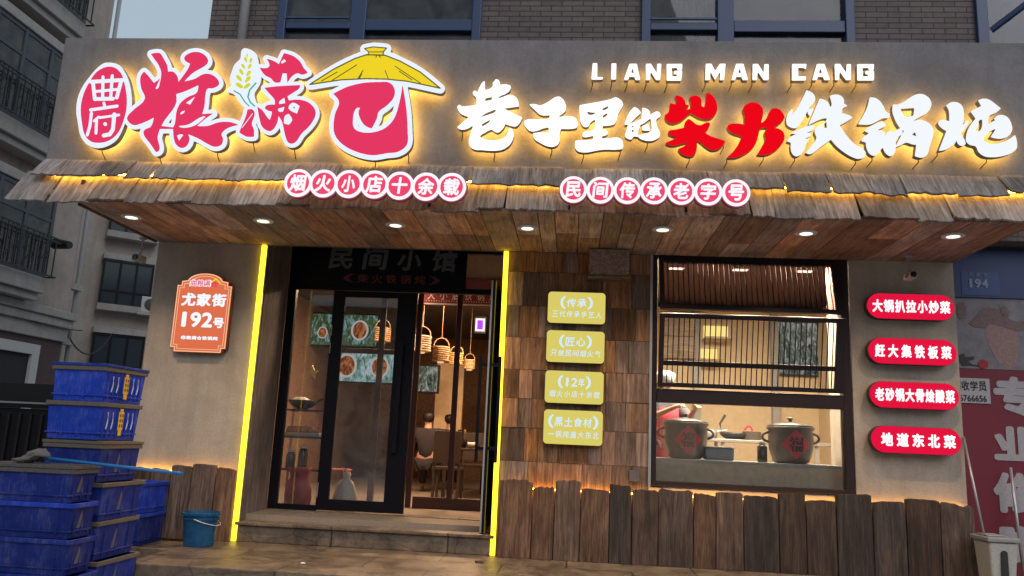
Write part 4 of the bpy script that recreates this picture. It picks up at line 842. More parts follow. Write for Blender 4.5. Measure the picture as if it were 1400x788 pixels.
# ---------------------------------------------------------------- people
def skin_mesh(name, J, E_, mat, parent, grow=0.0, sub=2):
    names = sorted({n for e in E_ for n in e}, key=lambda n: list(J).index(n)); ix = {n: i for i, n in enumerate(names)}
    me = bpy.data.meshes.new(name); me.from_pydata([J[n][0] for n in names], [(ix[a], ix[b]) for a, b in E_], []); o = bpy.data.objects.new(name, me); COL.objects.link(o)
    me.materials.append(mat); o.parent = parent
    sk_ = o.modifiers.new('skin', 'SKIN'); sk_.use_smooth_shade = True
    for n in names: d = me.skin_vertices[0].data[ix[n]]; r = J[n][1]+grow; d.radius = (r, r*(J[n][2] if len(J[n]) > 2 else 1)); d.use_root = ix[n] == 0
    s = o.modifiers.new('sub', 'SUBSURF'); s.levels = sub; s.render_levels = sub
    return o
def person(loc, label, rot, seated=False, cook=False):
    o = thing('person', label, 'person', loc); o.rotation_euler = (0, 0, rot)
    h = -.42 if seated else 0
    J = {'pelvis': ((0, 0, .93+h), .125, .75), 'waist': ((0, 0, 1.10+h), .115, .75), 'chest': ((0, -.02, 1.30+h), .14, .75), 'neck': ((0, -.03, 1.45+h), .055), 'jaw': ((0, -.055, 1.53+h), .068), 'skull': ((0, -.04, 1.615+h), .088), 'crown': ((0, -.035, 1.68+h), .06)}
    E_ = [('pelvis', 'waist'), ('waist', 'chest'), ('chest', 'neck'), ('neck', 'jaw'), ('jaw', 'skull'), ('skull', 'crown')]
    J['nose'] = ((0, -.155, 1.585+h), .013); E_.append(('skull', 'nose')); arms = []; legs = []
    for s, k in ((-1, 'a'), (1, 'b')):
        if seated: J['knee'+k] = ((s*.11, -.42, .50), .065); J['ankle'+k] = ((s*.11, -.42, .09), .042); J['toe'+k] = ((s*.12, -.56, .04), .035)
        else: J['knee'+k] = ((s*.11, -.02, .49), .062); J['ankle'+k] = ((s*.11, .01, .09), .042); J['toe'+k] = ((s*.12, -.15, .04), .035)
        J['hip'+k] = ((s*.095, 0, .88+h), .09)
        legs += [('pelvis', 'hip'+k), ('hip'+k, 'knee'+k), ('knee'+k, 'ankle'+k)]; E_ += legs[-3:]+[('ankle'+k, 'toe'+k)]
        J['sh'+k] = ((s*.18, -.01, 1.37+h), .062); J['el'+k] = ((s*.25, -.10, 1.12+h), .043); J['wr'+k] = ((s*.13, -.36, 1.17+h), .028); J['palm'+k] = ((s*.105, -.43, 1.18+h), .03, .6)
        arms += [('chest', 'sh'+k), ('sh'+k, 'el'+k), ('el'+k, 'wr'+k)]; E_ += arms[-3:]+[('wr'+k, 'palm'+k)]
        for q, (dx, ln) in enumerate(((-.024, .055), (-.008, .068), (.008, .063), (.024, .048))):
            J['f%d%s' % (q, k)] = ((s*.105+dx, -.43-ln*.55, 1.182+h), .0095); J['g%d%s' % (q, k)] = ((s*.105+dx*1.1, -.43-ln, 1.16+h), .008); E_ += [('palm'+k, 'f%d%s' % (q, k)), ('f%d%s' % (q, k), 'g%d%s' % (q, k))]
        J['t'+k] = ((s*.105-s*.045, -.44, 1.20+h), .01); E_.append(('palm'+k, 't'+k))
    if cook:
        for n in J:
            for k in 'ab':
                if n in ('wr'+k, 'palm'+k, 't'+k) or (n[0] in 'fg' and len(n) == 3 and n[2] == k): J[n] = ((J[n][0][0]+.06, J[n][0][1]-.02, J[n][0][2]+.17), *J[n][1:])
                elif n == 'el'+k: J[n] = ((J[n][0][0], J[n][0][1]-.06, J[n][0][2]+.10), *J[n][1:])
    skin_mesh('body', J, E_, MT['skin'], o, sub=1)
    J2 = dict(J); sl_ = [('pelvis', 'waist'), ('waist', 'chest'), ('chest', 'neck')]+arms; J2['neck'] = ((0, -.02, 1.43+h), .045)
    if cook:
        for k in 'ab':
            a_, b_ = Vector(J['el'+k][0]), Vector(J['wr'+k][0]); J2['wr'+k] = (tuple(a_.lerp(b_, .2)), .042)
    skin_mesh('jacket', J2, sl_, MT['cook'] if cook else MT['cloth'], o, .034, 1)
    skin_mesh('trousers', J, legs, MT['cloth'], o, .024, 1)
    hd = Vector((0, -.035, 1.61+h))
    if cook:
        MB().lathe(hd+Vector((0, 0, .025)), [(.105, -.01), (.108, .03), (.118, .06), (.115, .10), (.08, .13), (.02, .138)], 24).build('cap', MT['cap'], None, smooth=True).parent = o
        ap = MB(); n = 12; vs = []
        for zz, ww in ((.5, .9), (.75, .9), (.98, .95), (1.0, .8), (1.2, .62), (1.34, .55)):
            for k in range(n+1):
                t = (k/n-.5)*2*ww*1.5; r = .19 if zz < 1.1 else .185; vs.append((math.sin(t)*r, -math.cos(t)*r*.86-.012, zz))
        fs = [(i*(n+1)+k, i*(n+1)+k+1, (i+1)*(n+1)+k+1, (i+1)*(n+1)+k) for i in range(5) for k in range(n)]
        q = MB().add(vs, fs).build('apron', MT['apron'], None, smooth=True); q.parent = o; q.modifiers.new('thick', 'SOLIDIFY').thickness = .008
    MB().lathe(hd+Vector((0, .012, -.05)), [(.055, -.02), (.09, .02), (.098, .06), (.096, .09), (.075, .125), (.02, .142)], 20).build('hair', MT['hair'], None, smooth=True).parent = o
    return o
person((1.08, 1.22, Fl), 'cook in white cap and red apron reaching over the left pot', math.radians(25), cook=True)
c = at(585, 548, 4.6); person((c.x, 4.75, Fl), 'seated diner in dark clothes at the near table, half behind the mullion', math.radians(180), seated=True)
c = at(614, 541, 5.2); person((c.x, 5.45, Fl), 'seated diner in dark clothes at the far table', math.radians(180), seated=True)
# ---------------------------------------------------------------- kitchen
zc_ = 1.035
o = thing('kitchen_counter', 'pale counter inside the kitchen window carrying the two pots', 'counter', (1.85, .7, Fl))
MB().box(.26, 3.73, .22, .24, Fl, zc_-.031).build('front_panel', plain('counter_front', (.72, .58, .40), .3, var=.12, scale=3), o); MB().box(.26, 3.73, .205, .95, zc_-.03, zc_).build('worktop', MT['stainless'], o)
def pot(x, y, label):
    o = thing('stew_pot', label, 'pot', (x, y, zc_), 'big stew pots in the kitchen window')
    b = MB().lathe((x, y, zc_+.001), [(.15, 0), (.185, .02), (.225, .14), (.235, .25), (.225, .345), (.245, .36), (.25, .38), (.23, .385)], 36).build('body', MT['pot'], o, smooth=True)
    for s in (-1, 1): MB().tube([(x+s*(.228+.07*math.sin(t)), y, zc_+.27+.05*math.cos(t)) for t in np.linspace(0, math.pi, 9)], .014, 8).build('handle', MT['pot'], o, smooth=True)
    MB().lathe((x, y, zc_+.388), [(.24, 0), (.235, .012), (.12, .04), (.02, .05), (.02, .075), (.035, .08), (.03, .095)], 32).build('lid', MT['pot'], o, smooth=True)
    # red paper diamond wrapped on the belly, with the character on it
    def belly(u, v):
        z = zc_+.20+v; t = (z-zc_); r = np.interp(t, [0, .02, .14, .25, .345], [.15, .185, .225, .235, .225])+.004; a = u/.23; return (x+math.sin(a)*r, y-math.cos(a)*r, z)
    n = 12; vs = [belly(d*(i/n-.5+(j/n-.5)), d*((j/n-.5)-(i/n-.5))) for d in (.155,) for i in range(n+1) for j in range(n+1)]
    dm = MB().add(vs, [(i*(n+1)+j, i*(n+1)+j+1, (i+1)*(n+1)+j+1, (i+1)*(n+1)+j) for i in range(n) for j in range(n)]).build('paper_diamond', MT['potred'], o)
    me = text_mesh('福', -.075, .075, -.08, .08, 0, .002, .03)
    for v in me.vertices: p = belly(v.co.x, v.co.z); v.co = (p[0], p[1]-.004+v.co.y, p[2])
    link('lettering', me, MT['ink'], dm)
pot(at(937, 600, .55).x, .55, 'big grey pot with red 福 diamond in front of the cook'); pot(at(1081, 608, .55).x, .55, 'big grey pot with red 福 diamond right of the black bottle')
c = at(982, 622, .5); o = thing('plastic_tub', 'blue grey plastic tub on the counter between the pots', 'tub', (c.x, .5, zc_)); MB().box(c.x-.15, c.x+.15, .40, .6, zc_+.001, zc_+.13).build('body', plain('tub_blue', (.13, .17, .21), .4), o, .02); MB().box(c.x-.16, c.x+.16, .39, .61, zc_+.13, zc_+.145).build('rim', MT['grey'], o, .005)
c = at(1042, 622, .42); o = thing('bottle', 'black bottle with pale cap on the counter left of the right pot', 'bottle', (c.x, .42, zc_)); MB().lathe((c.x, .42, zc_+.001), [(.05, 0), (.052, .01), (.052, .16), (.03, .175)], 18).build('body', MT['lens'], o, smooth=True); MB().lathe((c.x, .42, zc_+.177), [(.03, 0), (.03, .03)], 18).build('cap', MT['grey'], o)
YB = 2.7
zs = at(1000, 601, YB).z
o = thing('stove_table', 'steel cooking table along the kitchen back wall', 'table', (1.9, YB, Fl)); MB().box(.5, 3.5, YB-.25, YB+.35, zs-.04, zs).build('tabletop', MT['stainless'], o, .005)
for X in (.6, 2.0, 3.2):
    for yy in (YB-.2, YB+.3): MB().box(X-.02, X+.02, yy-.02, yy+.02, Fl, zs-.04).build('leg', MT['steel'], o)
def ip(px_, py_, Y=YB): return at(px_, py_, Y)
c = ip(1005, 595); o = thing('frying_pan', 'black pan with a long handle rising at left, on the cooking table', 'pan', (c.x, YB, zs)); MB().lathe((c.x, YB, zs+.001), [(.12, 0), (.19, .05), (.2, .09), (.19, .09), (.12, .02)], 28).build('bowl', MT['wok'], o, smooth=True); MB().tube([(c.x-.17, YB, zs+.07), (c.x-.20, YB, zs+.2), (c.x-.13, YB, zs+.32)], [.012, .014, .02], 8).build('handle', MT['wok'], o)
c = ip(1026, 592); o = thing('steamer_basket', 'brown steamer basket with a ring handle on the cooking table', 'basket', (c.x, YB-.02, zs)); MB().lathe((c.x, YB-.08, zs+.001), [(.12, 0), (.12, .11), (.11, .11), (.11, .02)], 26).build('body', MT['pot'], o); MB().tube([(c.x-.05+.05*math.cos(t), YB-.12, zs+.12+.06*math.sin(t)) for t in np.linspace(0, math.pi, 9)], .012, 8).build('handle', MT['potred'], o)
c = ip(972, 594); o = thing('sauce_pot', 'small steel sauce pot behind the left stew pot', 'pot', (c.x, YB, zs)); MB().lathe((c.x, YB, zs+.001), [(.08, 0), (.085, .12), (.075, .12), (.07, .01)], 24).build('body', MT['steel'], o, smooth=True); MB().tube([(c.x+.08, YB, zs+.1), (c.x+.22, YB, zs+.12)], .009, 8).build('handle', MT['steel'], o)
for px_, lb in ((953, 'behind the cook'), (1061, 'between the framed picture and the shelves')):
    X = at(px_, 560, 4.1).x; tag(MB().box(X-.05, X+.05, 4.08, 4.19, Fl, 3.3).build('wall_post', MT['grey'], None), 'grey upright post on the kitchen back wall '+lb, 'post')
a, b = ip(905, 432, 4.1), ip(950, 492, 4.1); o = thing('wall_cabinet', 'brown wooden cabinet high on the kitchen back wall', 'cabinet', ((a.x+b.x)/2, 4.0, b.z)); MB().box(a.x, b.x, 3.95, 4.195, b.z, a.z).build('body', MT['bamboo'], o, .006); MB().box((a.x+b.x)/2-.004, (a.x+b.x)/2+.004, 3.94, 3.949, b.z+.02, a.z-.02).box(a.x+.02, b.x-.02, 3.94, 3.949, (a.z+b.z)/2-.004, (a.z+b.z)/2+.004).build('seam', MT['dark'], o)
for p0, p1, lb in (((966, 442), (1000, 462), 'upper'), ((957, 474), (985, 492), 'lower')):
    a, b = ip(*p0, 3.9), ip(*p1, 3.9); o = thing('lit_shelf', lb+' shelf glowing yellow on the kitchen back wall', 'shelf', ((a.x+b.x)/2, 3.9, b.z), 'glowing kitchen shelves'); MB().box(a.x-.02, b.x+.02, 3.8, 4.19, b.z-.03, b.z).build('board', MT['bamboo'], o); MB().box(a.x, b.x, 4.17, 4.185, b.z+.01, a.z).build('light_panel', MT['shelfled'], o)
a, b = ip(1064, 440, 4.1), ip(1122, 513, 4.1); o = thing('framed_picture', 'large dark green and white picture on the kitchen back wall', 'picture', ((a.x+b.x)/2, 4.15, b.z)); MB().box(a.x-.03, b.x+.03, 4.15, 4.19, b.z-.03, a.z+.03).build('frame', MT['dark'], o); MB().box(a.x, b.x, 4.14, 4.148, b.z, a.z).build('canvas', MT['paint'], o)
for px_, py_, lb in ((925, 368, 'in the front row above the cook'), (936, 357, 'in the rear row above the cook'), (1012, 370, 'in the front row between the pots'), (1027, 359, 'in the rear row between the pots'), (1100, 372, 'in the front row above the right pot'), (1117, 361, 'in the rear row above the right pot')):
    d = ray(px_, py_); q = CAM+d*((3.26-CAM.z)/d.z); o = thing('kitchen_lamp', 'short lit kitchen ceiling lamp '+lb, 'ceiling light', (q.x, q.y, 3.26), 'kitchen ceiling lamps')
    MB().box(q.x-.10, q.x+.10, q.y-.05, q.y+.05, 3.268, 3.411).build('housing', MT['white'], o); MB().box(q.x-.085, q.x+.085, q.y-.04, q.y+.04, 3.26, 3.267).build('diffuser', MT['tube'], o); l = lamp('lamp_light', 0, 0, -.02, 72, .16, (1, .80, .58), .08); l.parent = o

# ---------------------------------------------------------------- wall signs
def yellow_plate(p, z1, z0, top, bot, label, wreath):
    x0, x1 = -.275, .325; o = thing('slogan_plate', label, 'sign', (.025, -.05, z0), 'four yellow light plates on the wood cladding')
    link('housing', slab([rrect(x0-.004, x1+.004, z0-.004, z1+.004, .04)], -.075, .078), MT['yelside'], o)
    link('face', slab([rrect(x0, x1, z0, z1, .038)], -.082, .0065), MT['yel'], o)
    h = z1-z0; cx = (x0+x1)/2
    word('lettering', top, cx-wreath+.06, cx+wreath-.06, z0+h*.52, z0+h*.79, -.0845, MT['yeltext'], o, .12, .015, .12, .002)
    word('lettering', bot, x0+.04, x1-.03, z0+h*.19, z0+h*.39, -.0845, MT['yeltext'], o, .2, .012, .2, .002)
    for s in (-1, 1):
        ou = [(cx+s*(wreath-.075+.075*math.cos(t)), z0+h*.66+.075*math.sin(t)) for t in np.linspace(-1.2, 1.2, 14)]; inn = [(cx+s*(wreath-.075+.048*math.cos(t)), z0+h*.66+.062*math.sin(t)) for t in np.linspace(1.15, -1.15, 14)]
        link('wreath', slab([ou+inn], -.0845, .002), MT['yeltext'], o)
P4 = [(2.705, 2.375, '传承', '三代传承手艺人', 'top', .17), (2.295, 1.965, '匠心', '只做民间烟火气', 'second', .17), (1.875, 1.545, '12年', '烟火小店十余载', 'third', .17), (1.475, 1.13, '黑土食材', '一锅炖遍大东北', 'lowest', .255)]
for z1, z0, tp, bt, ps, wr in P4: yellow_plate(None, z1, z0, tp, bt, '%s yellow light plate on the wood cladding, headed %s' % (ps, tp), wr)
for cxy, txt, ps in (((1245, 419.5), '大锅扒拉小炒菜', 'top'), ((1247.5, 481), '赶大集铁板菜', 'second'), ((1250, 541), '老砂锅大骨烩酸菜', 'third'), ((1252.5, 602.5), '地道东北菜', 'lowest')):
    c = at(*cxy, -.13); hw, hh = .425, .128; o = thing('dish_sign', '%s red pill shaped light sign, reading %s' % (ps, txt), 'sign', (c.x, -.08, c.z-hh), 'red pill signs on the right pillar')
    link('housing', slab([rrect(c.x-hw-.003, c.x+hw+.003, c.z-hh-.003, c.z+hh+.003, hh, 12)], -.122, .085), MT['pillside'], o)
    link('face', slab([rrect(c.x-hw, c.x+hw, c.z-hh, c.z+hh, hh-.001, 12)], -.13, .0075), MT['pill'], o)
    word('lettering', txt, c.x-hw+.045+(.03 if len(txt) < 6 else 0), c.x+hw-.035, c.z-.064, c.z+.066, -.134, MT['pilltext'], o, .10 if len(txt) > 6 else .24, .045, .06, .003)
    pm = MB()
    for s in (-.25, .25): pm.tube([(c.x+s, -.037, c.z), (c.x+s, .005, c.z)], .012, 8)
    pm.build('mount', MT['dark'], o)
# address plaque with an arched, notched outline
px0, px1, pz0, pz1 = -4.325, -3.71, 1.925, 2.70; pcx = (px0+px1)/2
def plaque(i):
    x0, x1, z0, z1 = px0+i, px1-i, pz0+i, pz1-i; n = .045; L = [(x0, z0+n), (x0+n, z0+n), (x0+n, z0), (x1-n, z0), (x1-n, z0+n), (x1, z0+n), (x1, z1-n), (x1-n, z1-n), (x1-n, z1)]
    wv = (x1-x0)/2-.11
    L += [(pcx+wv*math.cos(t), z1+.09*math.sin(t)) for t in np.linspace(.12, math.pi-.12, 16)]
    return L+[(x0+n, z1), (x0+n, z1-n), (x0, z1-n)]
o = thing('address_plaque', 'orange arched light plaque reading 尤家街192号 on the left wall', 'sign', (pcx, -.05, pz0))
link('housing', slab([plaque(-.003)], -.085, .07), MT['plqside'], o); link('face', slab([plaque(0)], -.092, .0065), MT['plq'], o)
link('border', slab([plaque(.004), plaque(.012)], -.0945, .002), MT['plqline'], o); link('border', slab([plaque(.03), plaque(.035)], -.0945, .002), MT['plqline'], o)
def plq(x, y): q = at(230+x/6.57, 360+y/6.57, -.09); return q.x, q.z
def plw(s, xa_, ya_, xb_, yb_, mat, bold=.03, gap=.08, sh=0): (x0, z1), (x1, z0) = plq(xa_, ya_), plq(xb_, yb_); word('lettering', s, x0, x1, z0, z1, -.0955, MT[mat], o, gap, bold, sh, .003)
plw('尤家街', 125, 265, 520, 395, 'plqtext', .045); plw('192', 100, 435, 395, 580, 'plqtext', .035, .08); plw('号', 405, 490, 500, 585, 'plqtext', .04); plw('@粮满仓铁锅炖', 115, 650, 445, 695, 'plqtext', .04)
plw('曲粮满', 200, 145, 385, 215, 'plqtext', .09, 0, .1); (x0, z1), (x1, z0) = plq(205, 150), plq(380, 210); word('lettering', '曲粮满', x0, x1, z0, z1, -.099, MT['pinkface'], o, .14, .01, .1, .003)
(x0, z1), (x1, z0) = plq(388, 165), plq(450, 215); word('lettering', '仓', x0, x1, z0, z1, -.099, MT['pinkface'], o, .1, .03, 0, .003); (x0, z1), (x1, z0) = plq(380, 133), plq(480, 182)
link('lettering', slab([[(x0, z0), ((x0+x1)/2, z1), (x1, z0), (x1-.02, z0), ((x0+x1)/2, z1-.022), (x0+.02, z0)]], -.099, .003), MT['hat'], o)

# ---------------------------------------------------------------- small fixtures
def cctv(px_, py_, Y, label, s=1):
    c = at(px_, py_, Y); o = thing('security_camera', label, 'camera', (c.x, Y, c.z), 'security cameras under the canopy'); X, Z = c.x, c.z
    b = MB().box(X-.05*s, X+.05*s, Y-.09, Y+.07, Z-.045*s, Z+.045*s).build('housing', MT['camera'], o, .018, seg=3)
    MB().lathe((X, Y-.085, Z), [(.03, 0), (.03, .012), (.02, .016)], 18, 'y').build('lens', MT['lens'], b)
    MB().tube([(X, Y, Z+.04), (X+.01, Y, Z+.09), (X, Y+.02, SZ-.02)], .012, 8).lathe((X, Y+.02, SZ-.022), [(.04, 0), (.04, .02)], 18).build('mount', MT['camera'], o, smooth=False)
    MB().box(X-.012, X+.012, Y-.096, Y-.091, Z-.032, Z-.026).build('indicator', MT['white'], b)
cctv(1244, 378, -.32, 'small grey camera hanging above the red pill signs', .8); cctv(191, 354, -.22, 'small grey camera hanging left of the orange plaque', .9)
MB_ = at(833, 358, -.2); o = thing('ventilation_box', 'brown wooden box fixed under the soffit above the yellow plates', 'box', (MB_.x, -.12, SZ-.33)); a, b = at(806, 340, -.24), at(860, 377, -.24)
MB().box(a.x, b.x, -.24, -.006, b.z, SZ-.006).build('body', MT['soffit'], o, .006); MB().box(a.x-.012, b.x+.012, -.252, -.006, b.z-.02, b.z-.001).build('base_board', MT['trim'], o, .003)
c = at(867, 651, -.012); tag(MB().box(c.x-.05, c.x+.05, -.018, -.005, c.z-.055, c.z+.055).build('socket_plate', MT['tan'], None, .004), 'small square beige socket plate low on the wood cladding', 'socket')
tag(MB().box(-.86, -.78, -.55, -.5, .001, .022, None).build('wood_scrap', MT['trim'], None, .004), 'small wood scrap on the paving before the right neon tube', 'scrap')

# ---------------------------------------------------------------- crates
def crate(loc, w, l, h, mat, rim, lid, ribs, label, group, emblem=False, rot=0, side=4, triangle=False):
    """front face towards -y; loc is the middle of the base"""
    o = thing('plastic_crate', label, 'crate', loc, group); o.rotation_euler = (0, 0, rot)
    def put(mb, nm, mt, par, bev=0):
        q = mb.build(nm, MT[mt], None, bev); q.parent = par; return q
    t = .94; b = MB(); T = .012
    def fr(x, y, z): k = t+(1-t)*z/h; return (x*k, y*k, z)
    W2, L2_ = w/2, l/2
    out = [(-W2, -L2_), (W2, -L2_), (W2, L2_), (-W2, L2_)]; inn = [(x*(1-2*T/w), y*(1-2*T/l)) for x, y in out]
    vs = [fr(x, y, 0) for x, y in out]+[fr(x, y, h) for x, y in out]+[fr(x, y, .02) for x, y in inn]+[fr(x, y, h) for x, y in inn]
    fs = [(3, 2, 1, 0)]+[(i, (i+1) % 4, 4+(i+1) % 4, 4+i) for i in range(4)]+[(4+i, 4+(i+1) % 4, 12+(i+1) % 4, 12+i) for i in range(4)]+[(12+i, 12+(i+1) % 4, 8+(i+1) % 4, 8+i) for i in range(4)]+[(8, 9, 10, 11)]
    b.add(vs, fs)
    for f in ribs:
        x = (f-.5)*w*.94; p0, p1 = fr(x, -L2_, .03), fr(x, -L2_, h-.03); b.box(p0[0]-.007, p0[0]+.007, p0[1]-.012, p1[1]+.012, .03, h-.03)
    for k in range(side):
        y = ((k+.5)/side-.5)*l*.9; p0, p1 = fr(W2, y, .03), fr(W2, y, h-.03); b.box(p0[0]-.012, p0[0]+.014, y-.006, y+.006, .03, h-.03)
        b.box(-p0[0]-.014, -p0[0]+.012, y-.006, y+.006, .03, h-.03)
    for z, k in ((.045, .012),): p = fr(W2, L2_, z); b.box(-p[0]-k, p[0]+k, -p[1]-k, -p[1]+.01, z, z+.012); b.box(p[0]-.01, p[0]+k, -p[1]+.01, p[1], z, z+.012)
    body = put(b, 'body', mat, o, .003)
    r = MB(); e = .014
    for x0, x1, y0, y1 in ((-W2-e, W2+e, -L2_-e, -L2_+.006), (-W2-e, W2+e, L2_-.006, L2_+e), (-W2-e, -W2+.006, -L2_+.006, L2_-.006), (W2-.006, W2+e, -L2_+.006, L2_-.006)): r.box(x0, x1, y0, y1, h-.032, h+.002)
    put(r, 'rim', rim, o, .004)
    if lid: put(MB().box(-W2-.02, W2+.02, -L2_-.02, L2_+.02, h+.003, h+.024).box(-W2+.03, W2-.03, -L2_+.03, L2_-.03, h+.024, h+.028), 'lid', lid, o, .006)
    x = fr(W2, 0, h/2)[0]+.016
    if emblem:
        em = MB(); em.box(x-.004, x+.004, -.035, .035, h*.28, h*.78).box(x-.004, x+.004, -.022, .022, h*.12, h*.28).box(x-.004, x+.004, -.02, .02, h*.78, h*.86); q = put(em, 'emblem', 'emblem', o, .006)
        dk = MB()
        for yy in (-.016, .016):
            for zz in (.36, .50, .64): dk.box(x+.004, x+.006, yy-.008, yy+.008, h*zz, h*(zz+.08))
        q2 = put(dk, 'emblem_marks', 'emblemdark', q)
        wv = MB()
        for yy in (-.2, -.13, .09, .16): wv.tube([(x, yy, h*.3), (x-.002, yy+.018, h*.5), (x, yy+.01, h*.75)], .005, 6)  # white strokes painted for the reflections off the side slots
        put(wv, 'slot_glints', 'white', o)
    if triangle:  # small greyish triangle on the right side of the crate
        y0 = -.02; v = [(x-.01, y0, h*.78), (x-.02, y0-.03, .07), (x-.02, y0+.05, .07)]; v2 = [(a+.004, b_, c_) for a, b_, c_ in v]
        put(MB().add(v+v2, [(0, 1, 2), (3, 5, 4), (0, 3, 4, 1), (1, 4, 5, 2), (2, 5, 3, 0)]), 'side_triangle', 'tan', o)
    return o
zs0 = -.18; H = .245
# near stack: long sides towards the street
ys = -2.74+.16
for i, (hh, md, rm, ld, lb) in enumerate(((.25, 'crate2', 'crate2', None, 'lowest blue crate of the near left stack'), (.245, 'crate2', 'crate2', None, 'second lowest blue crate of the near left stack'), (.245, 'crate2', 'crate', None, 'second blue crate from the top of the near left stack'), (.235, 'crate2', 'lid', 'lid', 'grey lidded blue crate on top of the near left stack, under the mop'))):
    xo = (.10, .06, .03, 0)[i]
    crate((-3.90+xo, ys, zs0+sum((.25, .245, .245, .235)[:i])+i*.002), .70, .30, hh, md, rm, ld, (.1, .9) if i < 3 else (.08, .92), lb, 'blue crates stacked before the left wall', rot=math.radians((1, -1, 1.5, 0)[i]), side=3, triangle=True)
zA = zs0+.975+.03
# tall stack behind it: short sides towards the street
zb_ = zs0
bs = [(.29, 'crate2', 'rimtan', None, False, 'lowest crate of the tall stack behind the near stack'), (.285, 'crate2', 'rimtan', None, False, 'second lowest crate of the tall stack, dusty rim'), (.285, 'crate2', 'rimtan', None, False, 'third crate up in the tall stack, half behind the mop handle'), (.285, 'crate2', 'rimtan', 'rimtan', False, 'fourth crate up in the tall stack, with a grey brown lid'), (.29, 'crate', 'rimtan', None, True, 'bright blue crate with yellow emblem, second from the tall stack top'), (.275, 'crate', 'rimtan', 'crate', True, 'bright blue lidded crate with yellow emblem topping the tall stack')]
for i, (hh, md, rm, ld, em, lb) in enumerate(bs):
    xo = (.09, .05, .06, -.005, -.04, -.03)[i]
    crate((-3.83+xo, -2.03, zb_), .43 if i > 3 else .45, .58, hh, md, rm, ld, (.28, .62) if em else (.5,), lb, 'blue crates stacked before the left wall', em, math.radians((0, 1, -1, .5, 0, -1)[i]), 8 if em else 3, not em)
    zb_ += hh+.003+(.03 if ld else 0)
for z, lb, h_ in ((-.02, 'lower of two nested open blue crates by the plank skirting', .30), (.285, 'upper of two nested open blue crates by the plank skirting', .29)): crate((-4.30, -.36, z), .34, .44, h_, 'crate2' if z < 0 else 'crate', 'crate', None, (.15, .5, .85), lb, 'blue crates stacked before the left wall', side=4)
# mop
o = thing('mop', 'grey string mop with a blue handle lying across the near crate stack', 'mop', at(60, 628, -2.6))
a, b = at(58, 626, -2.62), at(250, 648, -2.52); zm = zA-.02
a.z = max(a.z, zm+.03); MB().tube([a, a.lerp(b, .5), b], .0125, 10).build('handle', MT['blueh'], o, smooth=True)
hd = MB()
for k in range(26):
    rnd = random.Random(k); x = a.x+.02; y = a.y+rnd.uniform(-.05, .05); p = [Vector((x+.03, a.y, a.z+.01))]
    for q in range(4): x -= rnd.uniform(.02, .06); y += rnd.uniform(-.025, .025); p.append(Vector((x, y, max(zm+.012, a.z+.03-q*.022+rnd.uniform(-.01, .02)))))
    hd.tube(p, [.012, .02, .021, .018, .011], 6)
hd.build('mop_head', MT['mop'], o, smooth=True)
# bucket
c = (-3.60, -.45); o = thing('bucket', 'blue plastic bucket standing before the brown skirting planks', 'bucket', (*c, 0))
MB().lathe((*c, .001), [(.135, 0), (.14, .005), (.165, .29), (.185, .292), (.187, .315), (.172, .318), (.17, .30), (.138, .02)], 36).build('body', MT['bucket'], o, smooth=False)
MB().lathe((*c, .25), [(.166, 0), (.178, .004), (.178, .018), (.168, .022)], 36).build('rim', MT['bucket'], o); MB().tube([(c[0]+.185*math.cos(t), c[1]+.185*math.sin(t), .27-.07*max(0, math.sin(t+math.pi/2))) for t in np.linspace(-1.5, 1.5, 14)], .005, 6).build('handle', MT['white'], o)

# ---------------------------------------------------------------- the neighbour on the right
YN = .25
nb = thing('neighbour_shopfront', 'neighbouring shop wall with blue 194 plate and pedicure poster', 'shop', (4.8, YN, 0))
MB().box(3.9, 7.2, YN+.01, YN+.3, -.2, 3.4).build('wall', plain('dark_wall', (.05, .05, .07), .7), nb)
def zn(y): return at(1350, y, YN).z
q = MB().box(3.9, 7.0, YN-.03, YN+.009, zn(408), SZ+.2).build('name_plate', MT['blue194'], nb)
def np_(x, y): v = at(x, y, YN-.035); return v.x, v.z
def nw(s, xa_, ya_, xb_, yb_, mat, par, bold=.02, gap=.1, Y=YN-.036): v, u = at(xa_, ya_, Y), at(xb_, yb_, Y); word('lettering', s, v.x, u.x, u.z, v.z, Y, MT[mat], par, gap, bold, 0, .003)
MB().box(np_(1314, 380)[0], np_(1366, 380)[0], YN-.034, YN-.031, np_(1340, 404)[1], np_(1340, 372)[1]).build('number_plate', plain('plate_blue', (.02, .06, .19), .5), q)
nw('194', 1322, 381, 1352, 394, 'text194', q, .03, .1, YN-.040); nw('尤家街', 1322, 373, 1352, 378.5, 'text194', q, .01, .5, YN-.040)
poster = MB().box(3.9, 7.0, YN-.012, YN+.008, zn(505), zn(408)-.004).build('poster', MT['posterbg'], nb)
def shp(pts, mat, d, par=poster): link('printed_shape', slab([[ (lambda v: (v.x, v.z))(at(1300+x/3.75, 350+y/3.75, YN-.016)) for x, y in pts]], YN-.014-d, .002), MT[mat], par)
shp([(175, 350), (200, 325), (260, 330), (330, 350), (345, 420), (350, 560), (290, 580), (240, 540), (200, 470), (178, 410)], 'postskin', 0)
shp([(90, 345), (130, 310), (150, 280), (190, 262), (240, 275), (290, 320), (340, 340), (400, 330), (400, 380), (330, 385), (260, 360), (200, 345), (180, 370), (120, 365)], 'posterskin2', .003)
shp([(250, 265), (275, 255), (300, 280), (295, 315), (265, 305)], 'posterskin2', .003); shp([(35, 245), (60, 235), (80, 260), (75, 320), (45, 325), (30, 290)], 'posterskin2', .003)
shp([(140, 545), (160, 530), (188, 540), (192, 570), (165, 580), (145, 570)], 'rose', .006); shp([(40, 510), (65, 500), (75, 520), (118, 515), (120, 530), (90, 540), (110, 560), (60, 565), (45, 540)], 'leaf', .006); shp([(100, 556), (145, 562), (145, 567), (100, 562)], 'leaf', .006)
